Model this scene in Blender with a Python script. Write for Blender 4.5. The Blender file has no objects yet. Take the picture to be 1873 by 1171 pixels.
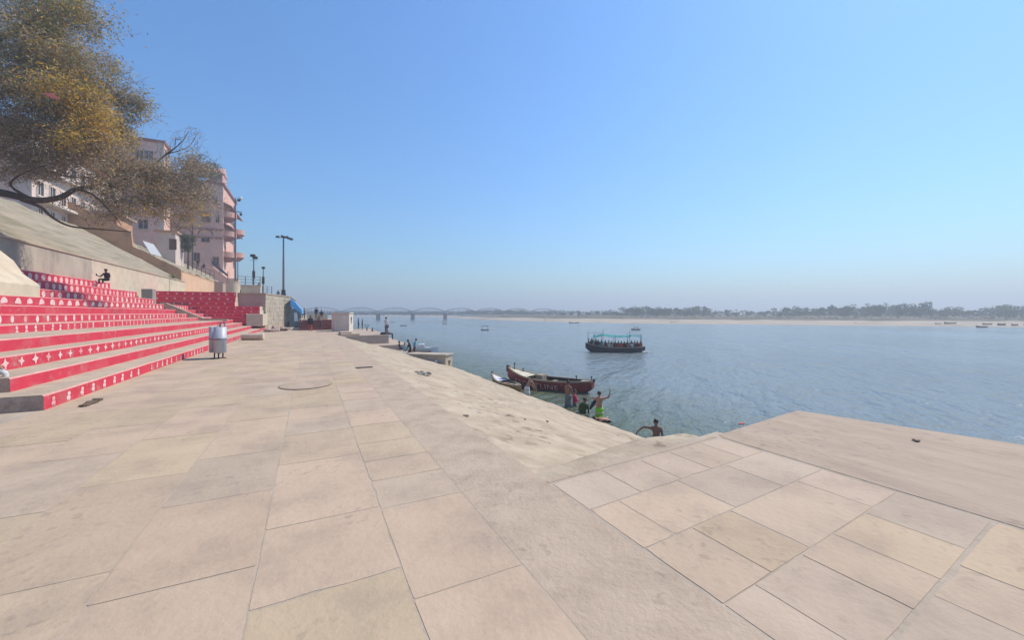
import bpy, bmesh, math, random
from mathutils import Vector, Matrix, noise as mnoise
R = math.radians
SC = bpy.context.scene
COL = SC.collection
rnd = random.Random(7)

# ---------------------------------------------------------------- camera and places
EYE = 2.15; F = 730.0; HZ = 573.0; CX = 936.5
YAW = R(26.85); SY, CY = math.sin(YAW), math.cos(YAW)
WZ = -2.85                                    # river level (promenade paving = 0)

def place(u, Y):                              # a direction of view and a depth -> ground position
    X = (u - CX) / F * Y
    return (CY * X + SY * Y, -SY * X + CY * Y)
def ground(u, v, z=0.0):
    return place(u, (EYE - z) * F / (v - HZ))
def height(v, Y):
    return EYE - (v - HZ) * Y / F
def at_t(u, t):                               # where the sight line u crosses the line x = t
    k = (u - CX) / F
    Y = t / (CY * k + SY)
    return (t, (-SY * k + CY) * Y, Y)
def at_s(u, s):
    k = (u - CX) / F
    Y = s / (-SY * k + CY)
    return ((CY * k + SY) * Y, s, Y)

# ---------------------------------------------------------------- materials
MATS = {}
def nodes(name):
    m = bpy.data.materials.new(name); m.use_nodes = True
    nt = m.node_tree; nt.nodes.clear()
    out = nt.nodes.new('ShaderNodeOutputMaterial')
    b = nt.nodes.new('ShaderNodeBsdfPrincipled')
    nt.links.new(b.outputs[0], out.inputs[0])
    return m, nt, b, out
def mk(nt, kind, **kw):
    n = nt.nodes.new(kind)
    for k, v in kw.items():
        if k.startswith('i_'):
            key = k[2:]
            key = int(key) if key.isdigit() else key.replace('_', ' ')
            n.inputs[key].default_value = v
        else: setattr(n, k, v)
    return n
def c4(c): return (c[0], c[1], c[2], 1.0)
def surf(name, c1, c2=None, scale=3.0, rough=0.8, bump=0.0, bscale=None, spec=0.3, metal=0.0, stain=None, stain_scale=0.6, stain_amt=0.5, stretch=None, attr=None, detail=6.0, contrast=(0.35, 0.65), coord='Position', pits=None):
    if name in MATS: return MATS[name]
    m, nt, b, out = nodes(name)
    L = nt.links.new
    if coord == 'Position':
        src = mk(nt, 'ShaderNodeNewGeometry').outputs['Position']
    else:
        src = mk(nt, 'ShaderNodeTexCoord').outputs['Object']
    if stretch:
        mp = mk(nt, 'ShaderNodeMapping'); mp.inputs['Scale'].default_value = stretch
        L(src, mp.inputs[0]); src = mp.outputs[0]
    if c2 is None: c2 = tuple(x * 0.8 for x in c1)
    n1 = mk(nt, 'ShaderNodeTexNoise', i_Scale=scale, i_Detail=detail, i_Roughness=0.62); L(src, n1.inputs['Vector'])
    mr = mk(nt, 'ShaderNodeMapRange'); mr.inputs['From Min'].default_value = contrast[0]; mr.inputs['From Max'].default_value = contrast[1]
    L(n1.outputs['Fac'], mr.inputs['Value'])
    mix = mk(nt, 'ShaderNodeMix', data_type='RGBA'); mix.inputs[6].default_value = c4(c1); mix.inputs[7].default_value = c4(c2)
    L(mr.outputs[0], mix.inputs[0])
    col = mix.outputs[2]
    if attr:
        at = mk(nt, 'ShaderNodeVertexColor', layer_name=attr)
        mm = mk(nt, 'ShaderNodeMix', data_type='RGBA', blend_type='MULTIPLY'); mm.inputs[0].default_value = 1.0
        L(col, mm.inputs[6]); L(at.outputs[0], mm.inputs[7]); col = mm.outputs[2]
    if stain:
        n2 = mk(nt, 'ShaderNodeTexNoise', i_Scale=stain_scale, i_Detail=8.0, i_Roughness=0.7); L(src, n2.inputs['Vector'])
        r2 = mk(nt, 'ShaderNodeMapRange'); r2.inputs['From Min'].default_value = 0.5; r2.inputs['From Max'].default_value = 0.72; r2.inputs['To Max'].default_value = stain_amt
        L(n2.outputs['Fac'], r2.inputs['Value'])
        m2 = mk(nt, 'ShaderNodeMix', data_type='RGBA'); m2.inputs[7].default_value = c4(stain)
        L(r2.outputs[0], m2.inputs[0]); L(col, m2.inputs[6]); col = m2.outputs[2]
    if pits:                                  # small dark chips and specks gathered in patches
        pc, ps, pa = pits
        n4 = mk(nt, 'ShaderNodeTexNoise', i_Scale=ps, i_Detail=3.0, i_Roughness=0.6); L(src, n4.inputs['Vector'])
        r4 = mk(nt, 'ShaderNodeMapRange'); r4.inputs['From Min'].default_value = 0.56; r4.inputs['From Max'].default_value = 0.66; r4.inputs['To Max'].default_value = pa
        L(n4.outputs['Fac'], r4.inputs['Value'])
        n5 = mk(nt, 'ShaderNodeTexNoise', i_Scale=ps*0.09, i_Detail=2.0); L(src, n5.inputs['Vector'])
        r5 = mk(nt, 'ShaderNodeMapRange'); r5.inputs['From Min'].default_value = 0.46; r5.inputs['From Max'].default_value = 0.62; L(n5.outputs['Fac'], r5.inputs['Value'])
        m5 = mk(nt, 'ShaderNodeMath', operation='MULTIPLY'); L(r4.outputs[0], m5.inputs[0]); L(r5.outputs[0], m5.inputs[1])
        m6 = mk(nt, 'ShaderNodeMix', data_type='RGBA'); m6.inputs[7].default_value = c4(pc); L(m5.outputs[0], m6.inputs[0]); L(col, m6.inputs[6]); col = m6.outputs[2]
    L(col, b.inputs['Base Color'])
    b.inputs['Roughness'].default_value = rough
    b.inputs['Metallic'].default_value = metal
    b.inputs['Specular IOR Level'].default_value = spec
    if bump > 0:
        n3 = mk(nt, 'ShaderNodeTexNoise', i_Scale=bscale or scale * 6, i_Detail=5.0, i_Roughness=0.6); L(src, n3.inputs['Vector'])
        bp = mk(nt, 'ShaderNodeBump', i_Strength=bump, i_Distance=0.05); L(n3.outputs['Fac'], bp.inputs['Height'])
        L(bp.outputs[0], b.inputs['Normal'])
    MATS[name] = m
    return m
def flat(name, c, rough=0.7, spec=0.3, metal=0.0):
    return surf('cloth_' + name if False else name, c, tuple(x * 0.78 for x in c), scale=9.0, rough=rough, spec=spec, metal=metal, coord='Object')

def leafmat(name, trans=0.25):
    if name in MATS: return MATS[name]
    m, nt, b, out = nodes(name); L = nt.links.new
    at = mk(nt, 'ShaderNodeVertexColor', layer_name='Col')
    L(at.outputs[0], b.inputs['Base Color'])
    b.inputs['Roughness'].default_value = 0.75; b.inputs['Specular IOR Level'].default_value = 0.15
    tr = mk(nt, 'ShaderNodeBsdfTranslucent'); L(at.outputs[0], tr.inputs[0])
    mx = mk(nt, 'ShaderNodeMixShader'); mx.inputs[0].default_value = trans
    L(b.outputs[0], mx.inputs[1]); L(tr.outputs[0], mx.inputs[2]); L(mx.outputs[0], out.inputs[0])
    MATS[name] = m
    return m

# ---------------------------------------------------------------- mesh builder
class MB:
    def __init__(s): s.v = []; s.f = []; s.m = []; s.c = None
    def poly(s, pts, mi=0):
        b = len(s.v); s.v += [tuple(p) for p in pts]; s.f.append(tuple(range(b, b + len(pts)))); s.m.append(mi)
    def box(s, a, b, mi=0, top=None, front=None):
        x0, y0, z0 = a; x1, y1, z1 = b
        if x0 > x1: x0, x1 = x1, x0
        if y0 > y1: y0, y1 = y1, y0
        if z0 > z1: z0, z1 = z1, z0
        k = len(s.v)
        s.v += [(x0,y0,z0),(x1,y0,z0),(x1,y1,z0),(x0,y1,z0),(x0,y0,z1),(x1,y0,z1),(x1,y1,z1),(x0,y1,z1)]
        for q, f in enumerate(((3,2,1,0),(4,5,6,7),(0,1,5,4),(1,2,6,5),(2,3,7,6),(3,0,4,7))):
            s.f.append(tuple(k + i for i in f))
            s.m.append(top if (q == 1 and top is not None) else mi)
    def prism(s, prof, a, b, axis='y', mi=0, capmi=None):   # prof: list of 2-D points, extruded along axis a..b
        n = len(prof); k = len(s.v)
        for t in (a, b):
            for p in prof:
                s.v.append((p[0], t, p[1]) if axis == 'y' else ((t, p[0], p[1]) if axis == 'x' else (p[0], p[1], t)))
        for i in range(n):
            j = (i + 1) % n
            s.f.append((k + i, k + j, k + n + j, k + n + i)); s.m.append(mi)
        cm = mi if capmi is None else capmi
        s.f.append(tuple(k + i for i in reversed(range(n)))); s.m.append(cm)
        s.f.append(tuple(k + n + i for i in range(n))); s.m.append(cm)
    def tube(s, pts, rad, sides=8, mi=0, cap=True):
        pts = [Vector(p) for p in pts]
        if not hasattr(rad, '__len__'): rad = [rad] * len(pts)
        k = len(s.v); n = len(pts)
        for i, p in enumerate(pts):
            d = (pts[min(i + 1, n - 1)] - pts[max(i - 1, 0)])
            if d.length < 1e-9: d = Vector((0, 0, 1))
            d.normalize()
            up = Vector((0, 0, 1)) if abs(d.z) < 0.95 else Vector((1, 0, 0))
            a = d.cross(up).normalized(); b = d.cross(a).normalized()
            for j in range(sides):
                an = 2 * math.pi * j / sides
                s.v.append(tuple(p + (a * math.cos(an) + b * math.sin(an)) * rad[i]))
        for i in range(n - 1):
            for j in range(sides):
                j2 = (j + 1) % sides
                s.f.append((k + i*sides + j, k + (i+1)*sides + j, k + (i+1)*sides + j2, k + i*sides + j2)); s.m.append(mi)
        if cap:
            s.f.append(tuple(k + j for j in range(sides))); s.m.append(mi)
            s.f.append(tuple(k + (n-1)*sides + j for j in reversed(range(sides)))); s.m.append(mi)
    def lathe(s, prof, c=(0,0,0), sides=20, mi=0, sx=1.0, sy=1.0, jitter=0.0):
        k = len(s.v); n = len(prof)
        for r, z in prof:
            for j in range(sides):
                an = 2 * math.pi * j / sides
                rr = r * (1 + (rnd.uniform(-jitter, jitter) if jitter else 0))
                s.v.append((c[0] + rr*sx*math.cos(an), c[1] + rr*sy*math.sin(an), c[2] + z))
        for i in range(n - 1):
            for j in range(sides):
                j2 = (j + 1) % sides
                s.f.append((k+i*sides+j, k+i*sides+j2, k+(i+1)*sides+j2, k+(i+1)*sides+j)); s.m.append(mi)
        s.f.append(tuple(k + j for j in reversed(range(sides)))); s.m.append(mi)
        s.f.append(tuple(k + (n-1)*sides + j for j in range(sides))); s.m.append(mi)
    def ball(s, c, r, mi=0, seg=10, ring=7, jit=0.0):
        if not hasattr(r, '__len__'): r = (r, r, r)
        k = len(s.v)
        for i in range(1, ring):
            th = math.pi * i / ring
            for j in range(seg):
                ph = 2 * math.pi * j / seg; q = 1 + (rnd.uniform(-jit, jit) if jit else 0)
                s.v.append((c[0] + q*r[0]*math.sin(th)*math.cos(ph), c[1] + q*r[1]*math.sin(th)*math.sin(ph), c[2] + q*r[2]*math.cos(th)))
        s.v.append((c[0], c[1], c[2] + r[2])); s.v.append((c[0], c[1], c[2] - r[2]))
        top = len(s.v) - 2
        for i in range(ring - 2):
            for j in range(seg):
                j2 = (j + 1) % seg
                s.f.append((k+i*seg+j, k+(i+1)*seg+j, k+(i+1)*seg+j2, k+i*seg+j2)); s.m.append(mi)
        for j in range(seg):
            j2 = (j + 1) % seg
            s.f.append((top, k + j, k + j2)); s.m.append(mi)
            s.f.append((top + 1, k + (ring-2)*seg + j2, k + (ring-2)*seg + j)); s.m.append(mi)
    def build(s, name, mats, parent=None, smooth=False, loc=None, rz=0.0, colors=None, bevel=0.0):
        me = bpy.data.meshes.new(name)
        me.from_pydata(s.v, [], s.f); me.update()
        if not isinstance(mats, (list, tuple)): mats = [mats]
        for m in mats: me.materials.append(m)
        me.polygons.foreach_set('material_index', s.m)
        if smooth: me.polygons.foreach_set('use_smooth', [True] * len(s.f))
        if colors is not None:                 # one colour per face
            ca = me.color_attributes.new('Col', 'FLOAT_COLOR', 'CORNER')
            buf = []
            for f, c in zip(s.f, colors): buf += [c[0], c[1], c[2], 1.0] * len(f)
            ca.data.foreach_set('color', buf)
        if bevel > 0:
            bm = bmesh.new(); bm.from_mesh(me)
            bmesh.ops.bevel(bm, geom=[e for e in bm.edges if len(e.link_faces) == 2 and e.calc_face_angle(0) > 0.5], offset=bevel, segments=1, affect='EDGES')
            bm.to_mesh(me); bm.free()
        o = bpy.data.objects.new(name, me); COL.objects.link(o)
        if parent is not None: o.parent = parent
        if loc is not None: o.location = loc
        if rz: o.rotation_euler = (0, 0, rz)
        return o

def tag(o, label=None, cat=None, group=None, kind=None):
    if label: o['label'] = label
    if cat: o['category'] = cat
    if group: o['group'] = group
    if kind: o['kind'] = kind
    return o
def empty(name, loc=(0,0,0), rz=0.0, label=None, cat=None, group=None):
    o = bpy.data.objects.new(name, None); COL.objects.link(o)
    o.empty_display_size = 0.2
    o.location = loc; o.rotation_euler = (0, 0, rz)
    return tag(o, label, cat, group)
ORD = ['zeroth','first','second','third','fourth','fifth','sixth','seventh','eighth','ninth','tenth','eleventh','twelfth','thirteenth','fourteenth','fifteenth','sixteenth','seventeenth','eighteenth','nineteenth','twentieth','twenty-first','twenty-second','twenty-third','twenty-fourth','twenty-fifth','twenty-sixth','twenty-seventh','twenty-eighth','twenty-ninth','thirtieth']
def copy_tree(o, parent=None):
    c = o.copy(); COL.objects.link(c)
    if parent is not None: c.parent = parent
    for ch in list(o.children): copy_tree(ch, c)
    return c
def solid(mb, name, mat, parent, **k): return mb.build(name, mat, parent, **k)
def fbm(x, y, z=0.0, o=4):
    return mnoise.fractal((x, y, z), 1.0, 2.0, o)

# ---------------------------------------------------------------- render, sky, sun
SC.render.engine = 'CYCLES'
SC.cycles.use_denoising = True
try: SC.cycles.denoiser = 'OPENIMAGEDENOISE'
except Exception: pass
SC.cycles.max_bounces = 6; SC.cycles.diffuse_bounces = 3; SC.cycles.glossy_bounces = 3
SC.cycles.transparent_max_bounces = 6; SC.cycles.volume_bounces = 0
SC.cycles.sample_clamp_direct = 3.0; SC.cycles.sample_clamp_indirect = 3.0
SC.cycles.caustics_reflective = False; SC.cycles.caustics_refractive = False
SC.view_settings.view_transform = 'Standard'; SC.view_settings.look = 'None'
SC.view_settings.exposure = EXPOSURE = 0.5; SC.view_settings.gamma = 1.0

SUN_EL = R(52); SUN_AZ = R(6)                 # azimuth measured from +x (over the river) towards +y
w = bpy.data.worlds.new('World'); SC.world = w; w.use_nodes = True
nt = w.node_tree; nt.nodes.clear()
sky = nt.nodes.new('ShaderNodeTexSky'); sky.sky_type = 'NISHITA'; sky.sun_disc = False
sky.sun_elevation = SUN_EL; sky.sun_rotation = R(90) - SUN_AZ
sky.altitude = 80; sky.air_density = 1.6; sky.dust_density = 0.6; sky.ozone_density = 3.0
bg = nt.nodes.new('ShaderNodeBackground'); bg.inputs[1].default_value = 0.12
wo = nt.nodes.new('ShaderNodeOutputWorld')
tint = nt.nodes.new('ShaderNodeMix'); tint.data_type = 'RGBA'; tint.blend_type = 'MULTIPLY'; tint.inputs[0].default_value = 1.0; tint.inputs[7].default_value = (0.425, 0.675, 0.97, 1)
nt.links.new(sky.outputs[0], tint.inputs[6]); nt.links.new(tint.outputs[2], bg.inputs[0]); nt.links.new(bg.outputs[0], wo.inputs[0])
sl = bpy.data.lights.new('sun', 'SUN'); sl.energy = 3.6; sl.angle = R(0.6); sl.color = (1.0, 0.89, 0.74)
so = bpy.data.objects.new('sun', sl); COL.objects.link(so)
sd = Vector((math.cos(SUN_EL)*math.cos(SUN_AZ), math.cos(SUN_EL)*math.sin(SUN_AZ), math.sin(SUN_EL)))
so.rotation_euler = (-sd).to_track_quat('-Z', 'Y').to_euler(); so.location = (60, 10, 60)

cd = bpy.data.cameras.new('camera'); cam = bpy.data.objects.new('camera', cd); COL.objects.link(cam)
cam.location = (0, 0, EYE); cam.rotation_euler = (R(90), 0, -YAW)
cd.sensor_width = 36; cd.lens = 36 * F / 1873.0; cd.shift_y = -(585.5 - HZ) / 1873.0
cd.clip_start = 0.05; cd.clip_end = 6000
SC.camera = cam
HAZE = 0.0017

# ================================================================ SETTING: ground
def slab_cols(mb, cols, x0, x1, y0, y1, gap, lens, pal, z, xf=None, cuts=None, thick=0.05):
    """one column of paving slabs between x0..x1, cut at random lengths along y"""
    ys = cuts
    if ys is None:
        ys = [y0]; 
        while ys[-1] < y1: ys.append(ys[-1] + rnd.uniform(*lens))
        ys[-1] = y1
    for a, b in zip(ys[:-1], ys[1:]):
        c = rnd.choice(pal); k = rnd.uniform(0.95, 1.05); c = tuple(q * k for q in c)
        dz = rnd.uniform(-0.0012, 0.0012)
        j = lambda: rnd.uniform(-0.006, 0.006)
        n = 1
        X0, X1, A, B = x0 + gap/2, x1 - gap/2, a + gap/2, b - gap/2
        e = lambda: abs(rnd.gauss(0, .0035))               # worn, slightly ragged edges
        pts = []
        for (px, py), (qx, qy), (nx, ny) in (((X0,A),(X1,A),(0,1)), ((X1,A),(X1,B),(-1,0)), ((X1,B),(X0,B),(0,-1)), ((X0,B),(X0,A),(1,0))):
            for f_ in (0.012, .2, .4, .6, .8, .988):
                w_ = e() + (rnd.random() < .05) * rnd.uniform(.008, .022)
                pts.append((px + (qx-px)*f_ + nx*w_, py + (qy-py)*f_ + ny*w_))
        if xf: pts = [xf(*p) for p in pts]
        top = [(p[0], p[1], z + dz + rnd.uniform(-0.0006, 0.0006)) for p in pts]
        bot = [(p[0], p[1], z - thick) for p in pts]
        mb.poly(top); cols.append(c)
        for i in range(len(top)):
            k2 = (i + 1) % len(top)
            mb.poly([bot[i], bot[k2], top[k2], top[i]]); cols.append(c)

PAL = [(1.0,0.87,0.74),(1.02,0.875,0.76),(0.995,0.86,0.745),(1.0,0.88,0.71),(1.02,0.895,0.75),(0.97,0.86,0.76),(1.035,0.885,0.765),(0.98,0.87,0.72)]
PALR = [(1.0,0.87,0.76),(1.03,0.89,0.77),(0.97,0.87,0.79),(1.04,0.90,0.80),(1.02,0.88,0.72),(0.99,0.87,0.78)]
m_slab = surf('sandstone_slab', (0.475,0.425,0.355), (0.405,0.358,0.30), scale=0.9, rough=0.85, bump=0.25, bscale=14, attr='Col', stain=(0.30,0.24,0.195), stain_scale=0.9, stain_amt=0.5, detail=9, pits=((0.22,0.175,0.135), 7.0, 0.4))
m_joint = surf('joint_mortar', (0.44,0.37,0.29), (0.345,0.285,0.22), scale=1.4, rough=0.95, bump=0.4)
m_conc = surf('river_concrete', (0.475,0.40,0.295), (0.355,0.285,0.205), scale=1.1, rough=0.95, bump=0.5, bscale=9, stain=(0.28,0.215,0.155), stain_scale=0.9, stain_amt=0.75, detail=12, pits=((0.17,0.13,0.095), 3.6, 0.85))
m_strip = surf('dusty_concrete', (0.46,0.365,0.275), (0.395,0.31,0.23), scale=2.2, rough=0.95, bump=0.35, bscale=20, stain=(0.31,0.24,0.19), stain_scale=1.1, stain_amt=0.6, detail=10, pits=((0.22,0.17,0.13), 8.0, 0.4))
m_plain = surf('landing_concrete', (0.435,0.345,0.26), (0.37,0.29,0.215), scale=0.9, rough=0.92, bump=0.3, bscale=11, stain=(0.27,0.215,0.18), stain_scale=0.8, stain_amt=0.5, detail=10, stretch=(2.4,0.7,1.0), pits=((0.16,0.12,0.09), 6.0, 0.5))

# promenade: mortar bed with slabs laid on it
mb = MB(); cols = []
xs = [-5.3,-4.7,-3.62,-2.55,-1.47,-0.40,0.69,1.62]
for a, b in zip(xs[:-1], xs[1:]):
    cuts = None
    if a == 0.69: cuts = [-6,-4.4,-2.6,-0.9,0.9,3.0,4.55,5.35,6.1,6.95,8.1,9.3,10.6,11.6,13,14.2,15.8,17.3,19,20.5,22,24,26,28,30,32,34,36,38,40,42,44,46,48,50,52,54,56]
    if a == -0.40: cuts = [-6,-4.0,-2.0,0.2,1.6,3.42,4.62,6.5,8.0,9.1,10.2,11.6,12.4,14.0,15.2,16.5,18,19.5,21,23,25,27,29,31,33,35,37,39,41,43,45,47,49,51,53,56]
    slab_cols(mb, cols, a, b, -6 + rnd.uniform(0, .01), 56, 0.009, (1.3, 2.6), PAL, 0.0, cuts=cuts)
o = mb.build('promenade', [m_slab], colors=cols); tag(o, kind='structure')
mb = MB(); mb.box((-18, -8, -0.6), (2.66, 75, -0.0035));
o = mb.build('ground', [m_joint]); tag(o, kind='structure')
mb = MB()
nseg = 90
for i in range(nseg):
    y0 = -6 + 62.0 * i / nseg; y1 = -6 + 62.0 * (i + 1) / nseg
    w0 = 2.69 + 0.03 * fbm(y0 * .6, 3.3); w1 = 2.69 + 0.03 * fbm(y1 * .6, 3.3)
    mb.poly([(1.628, y0, -0.002), (w0, y0, -0.001), (w1, y1, -0.001), (1.628, y1, -0.002)])
o = mb.build('dusty_path_strip', [m_strip]); tag(o, kind='structure')

# platform over the water on the right: slabs, then plain concrete
def rp(x, y): return (x, y + 0.075 * (x - 2.7))
mb = MB(); cols = []
rows = [(-7.5,-6.3),(-6.3,-5.0),(-5.0,-3.9),(-3.9,-2.9),(-2.9,-1.9),(-1.9,-1.1),(-1.1,-0.3),(-0.3,0.45),(0.45,1.17),(1.17,1.92),(1.92,2.70),(2.70,3.50),(3.50,4.25)]
cutx = {12:[2.72,3.55,4.3,4.95,5.75,6.28], 11:[2.72,3.15,4.2,5.24,6.28], 10:[2.72,3.41,4.08,5.56,6.28], 9:[2.72,3.14,3.9,4.54,5.33,6.28], 8:[2.72,4.23,4.93,6.28]}
for i, (y0, y1) in enumerate(rows):
    cx_ = cutx.get(i)
    if cx_ is None:
        cx_ = [2.72]
        while cx_[-1] < 5.6: cx_.append(cx_[-1] + rnd.uniform(0.6, 1.4))
        cx_[-1] = 6.28
        if cx_[-1] - cx_[-2] < 0.2: cx_.pop(-2)
    for a, b in zip(cx_[:-1], cx_[1:]):
        slab_cols(mb, cols, a, b, y0, y1, 0.010 if i not in (8,) else 0.016, None, PALR, 0.0, xf=rp, cuts=[y0, y1 - (0.018 if i == 8 else 0)])
o = mb.build('platform_paving', [m_slab], colors=cols); tag(o, kind='structure')
mb = MB()
mb.prism([(2.66,-8),(6.6,-8),(6.6,4.5+0.29),(2.66,4.32)], -3.6, -0.0035, axis='z')
o = mb.build('platform_ground', [m_joint]); tag(o, kind='structure')
mb = MB()
mb.prism([(6.287,-8),(12.6,-8),(10.45,1.8),(9.62,5.02),(9.2,5.0),(6.42,4.66),(6.32,4.5)], -3.6, 0.004, axis='z')
mb.prism([(2.66,4.262),(6.29,4.535),(6.40,4.655),(2.66,4.36)], -0.5, 0.006, axis='z')
o = mb.build('platform_landing', [m_plain], bevel=0.03); tag(o, kind='structure')

# concrete bank sloping to the water
def bank_z(x, y):
    u = (x - 2.62) / (11.45 - 2.62)
    if u < 1: z = -2.65 * max(u, 0) ** 1.04
    else: z = -2.65 - (x - 11.45) * 2.2 if x < 11.95 else -3.75 - (x - 11.95) * 0.35
    wv = min(1, max(0, u) * 5)
    z += wv * (0.06 * fbm(x * .55, y * .55) + 0.045 * fbm(x * 1.9, y * 1.9, 5)) + min(1, wv * 2) * 0.03 * max(0, fbm(x * .8, y * .8, 8)) * fbm(x * 4.5, y * 4.5, 2)
    if y < 7.2 and x < 7.6:                                     # filled lip beside the platform
        k = min(1, max(0, (y - 5.0 - 0.16 * math.sin(x * 1.5)) / 1.5)); k = k * k * (3 - 2 * k)
        lip = -0.03 - 2.9 * k - 0.55 * max(0, x - 6.1) ** 1.5
        z = max(z, lip)
    if y > 38.5 and x > 3.0: z = min(z, -1.1)
    elif y > 36.3 and x > 3.6: z = min(z, -1.5) if x > 6.3 else z
    return z - 0.012
def grid(mb, xs, ys, fz, mi=0):
    k = len(mb.v)
    for y in ys:
        for x in xs: mb.v.append((x, y, fz(x, y)))
    nx = len(xs)
    for j in range(len(ys) - 1):
        for i in range(nx - 1):
            mb.f.append((k + j*nx + i, k + j*nx + i + 1, k + (j+1)*nx + i + 1, k + (j+1)*nx + i)); mb.m.append(mi)
def lin(a, b, n): return [a + (b - a) * i / n for i in range(n + 1)]
mb = MB()
grid(mb, lin(2.60, 11.4, 70) + lin(11.46, 12.2, 6) + [13, 16, 30], lin(4.34, 12, 60) + lin(12.3, 40.5, 90), bank_z)
o = mb.build('river_bank', [m_conc], smooth=True); tag(o, kind='structure')

# river
mw, ntw, bw, outw = nodes('river_water'); L = ntw.links.new
geo = mk(ntw, 'ShaderNodeNewGeometry')
mp = mk(ntw, 'ShaderNodeMapping'); mp.inputs['Scale'].default_value = (1.0, 1.0, 1.0); mp.inputs['Rotation'].default_value = (0, 0, R(-35))
L(geo.outputs['Position'], mp.inputs[0])
mp2 = mk(ntw, 'ShaderNodeMapping'); mp2.inputs['Scale'].default_value = (0.7, 1.6, 1.0); L(mp.outputs[0], mp2.inputs[0])
na = mk(ntw, 'ShaderNodeTexNoise', i_Scale=1.05, i_Detail=4.0, i_Roughness=0.55, i_Distortion=0.15); L(mp2.outputs[0], na.inputs['Vector'])
nb = mk(ntw, 'ShaderNodeTexNoise', i_Scale=0.22, i_Detail=2.0, i_Roughness=0.5); L(mp2.outputs[0], nb.inputs['Vector'])
ad = mk(ntw, 'ShaderNodeMath', operation='MULTIPLY_ADD'); ad.inputs[1].default_value = 2.2
L(nb.outputs['Fac'], ad.inputs[0]); L(na.outputs['Fac'], ad.inputs[2])
bp = mk(ntw, 'ShaderNodeBump', i_Strength=1.0, i_Distance=0.36); L(ad.outputs[0], bp.inputs['Height'])
L(bp.outputs[0], bw.inputs['Normal'])
# calmer and rougher patches, murky green shallows beside the bank
nc = mk(ntw, 'ShaderNodeTexNoise', i_Scale=0.025, i_Detail=3.0); 
mp3 = mk(ntw, 'ShaderNodeMapping'); mp3.inputs['Scale'].default_value = (1.0, 0.35, 1.0); mp3.inputs['Rotation'].default_value = (0, 0, R(-55)); L(geo.outputs['Position'], mp3.inputs[0]); L(mp3.outputs[0], nc.inputs['Vector'])
mr = mk(ntw, 'ShaderNodeMapRange'); mr.inputs['From Min'].default_value = 0.35; mr.inputs['From Max'].default_value = 0.65; mr.inputs['To Min'].default_value = 0.11; mr.inputs['To Max'].default_value = 0.2
L(nc.outputs['Fac'], mr.inputs['Value']); L(mr.outputs[0], bw.inputs['Roughness'])
sx = mk(ntw, 'ShaderNodeSeparateXYZ'); L(geo.outputs['Position'], sx.inputs[0])
ms = mk(ntw, 'ShaderNodeMapRange'); ms.inputs['From Min'].default_value = 12.0; ms.inputs['From Max'].default_value = 22.0
L(sx.outputs[0], ms.inputs['Value'])
mc = mk(ntw, 'ShaderNodeMix', data_type='RGBA'); mc.inputs[6].default_value = (0.09,0.11,0.06,1); mc.inputs[7].default_value = (0.18,0.215,0.22,1)
L(ms.outputs[0], mc.inputs[0]); L(mc.outputs[2], bw.inputs['Base Color'])
bw.inputs['IOR'].default_value = 1.333; bw.inputs['Specular IOR Level'].default_value = 0.5
mb = MB(); mb.poly([(3.2, -500, WZ), (2200, -500, WZ), (2200, 2600, WZ), (3.2, 2600, WZ)])
mb.poly([(-400, 96, WZ), (3.2, 96, WZ), (3.2, 2600, WZ), (-400, 2600, WZ)])
o = mb.build('river_water', [mw]); tag(o, kind='structure')

# far sandbank and the scrubland behind it
m_sand = surf('bank_sand', (0.47,0.39,0.295), (0.36,0.30,0.225), scale=0.08, rough=1.0, bump=0.2, bscale=0.6, stain=(0.24,0.205,0.15), stain_scale=0.07, stain_amt=0.7)
m_scrub = surf('scrub_land', (0.15,0.12,0.085), (0.09,0.09,0.055), scale=0.05, rough=1.0, bump=0.8, bscale=0.5, stain=(0.22,0.18,0.135), stain_scale=0.03, stain_amt=0.8)
shore = [(2600,611),(2200,604),(1873,598.5),(1700,597),(1500,595),(1300,593),(1150,591.5),(1000,588.5),(900,585.5),(850,583.2),(812,580.6),(760,579.6),(640,579.2),(400,579)]
prof = [(-3.0,0.985,0),(-2.6,1.0,0),(-2.3,1.03,0),(-1.75,1.10,0),(-1.35,1.17,0),(-0.3,1.20,1),(0.0,1.32,1),(0.5,1.6,1),(0.9,2.2,1),(0.5,6,1),(0.5,30,1)]
mb = MB(); dense = []
for (a, b) in zip(shore[:-1], shore[1:]):
    n = 8
    for i in range(n):
        k = i / n; dense.append((a[0] + (b[0]-a[0])*k, a[1] + (b[1]-a[1])*k))
dense.append(shore[-1])
rowsv = []
def far_point(u, v, m): 
    Y = (EYE - WZ) * F / (v - HZ)
    if m < 3: m = 1 + (m - 1) * (1 + 0.35 * fbm(u * .013, m * 3.0, 2))
    return place(u, Y * m)
for (u, v) in dense:
    rowsv.append([(*far_point(u, v, m), z + (0.25 * fbm(u * .05, m * 7) if m > 1.05 else 0)) for z, m, q in prof])
for ra, rb in zip(rowsv[:-1], rowsv[1:]):
    for i in range(len(prof) - 1):
        mb.poly([ra[i], ra[i+1], rb[i+1], rb[i]], 1 if prof[i+1][2] else 0)
o = mb.build('far_bank_ground', [m_sand, m_scrub]); tag(o, kind='structure')

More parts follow.
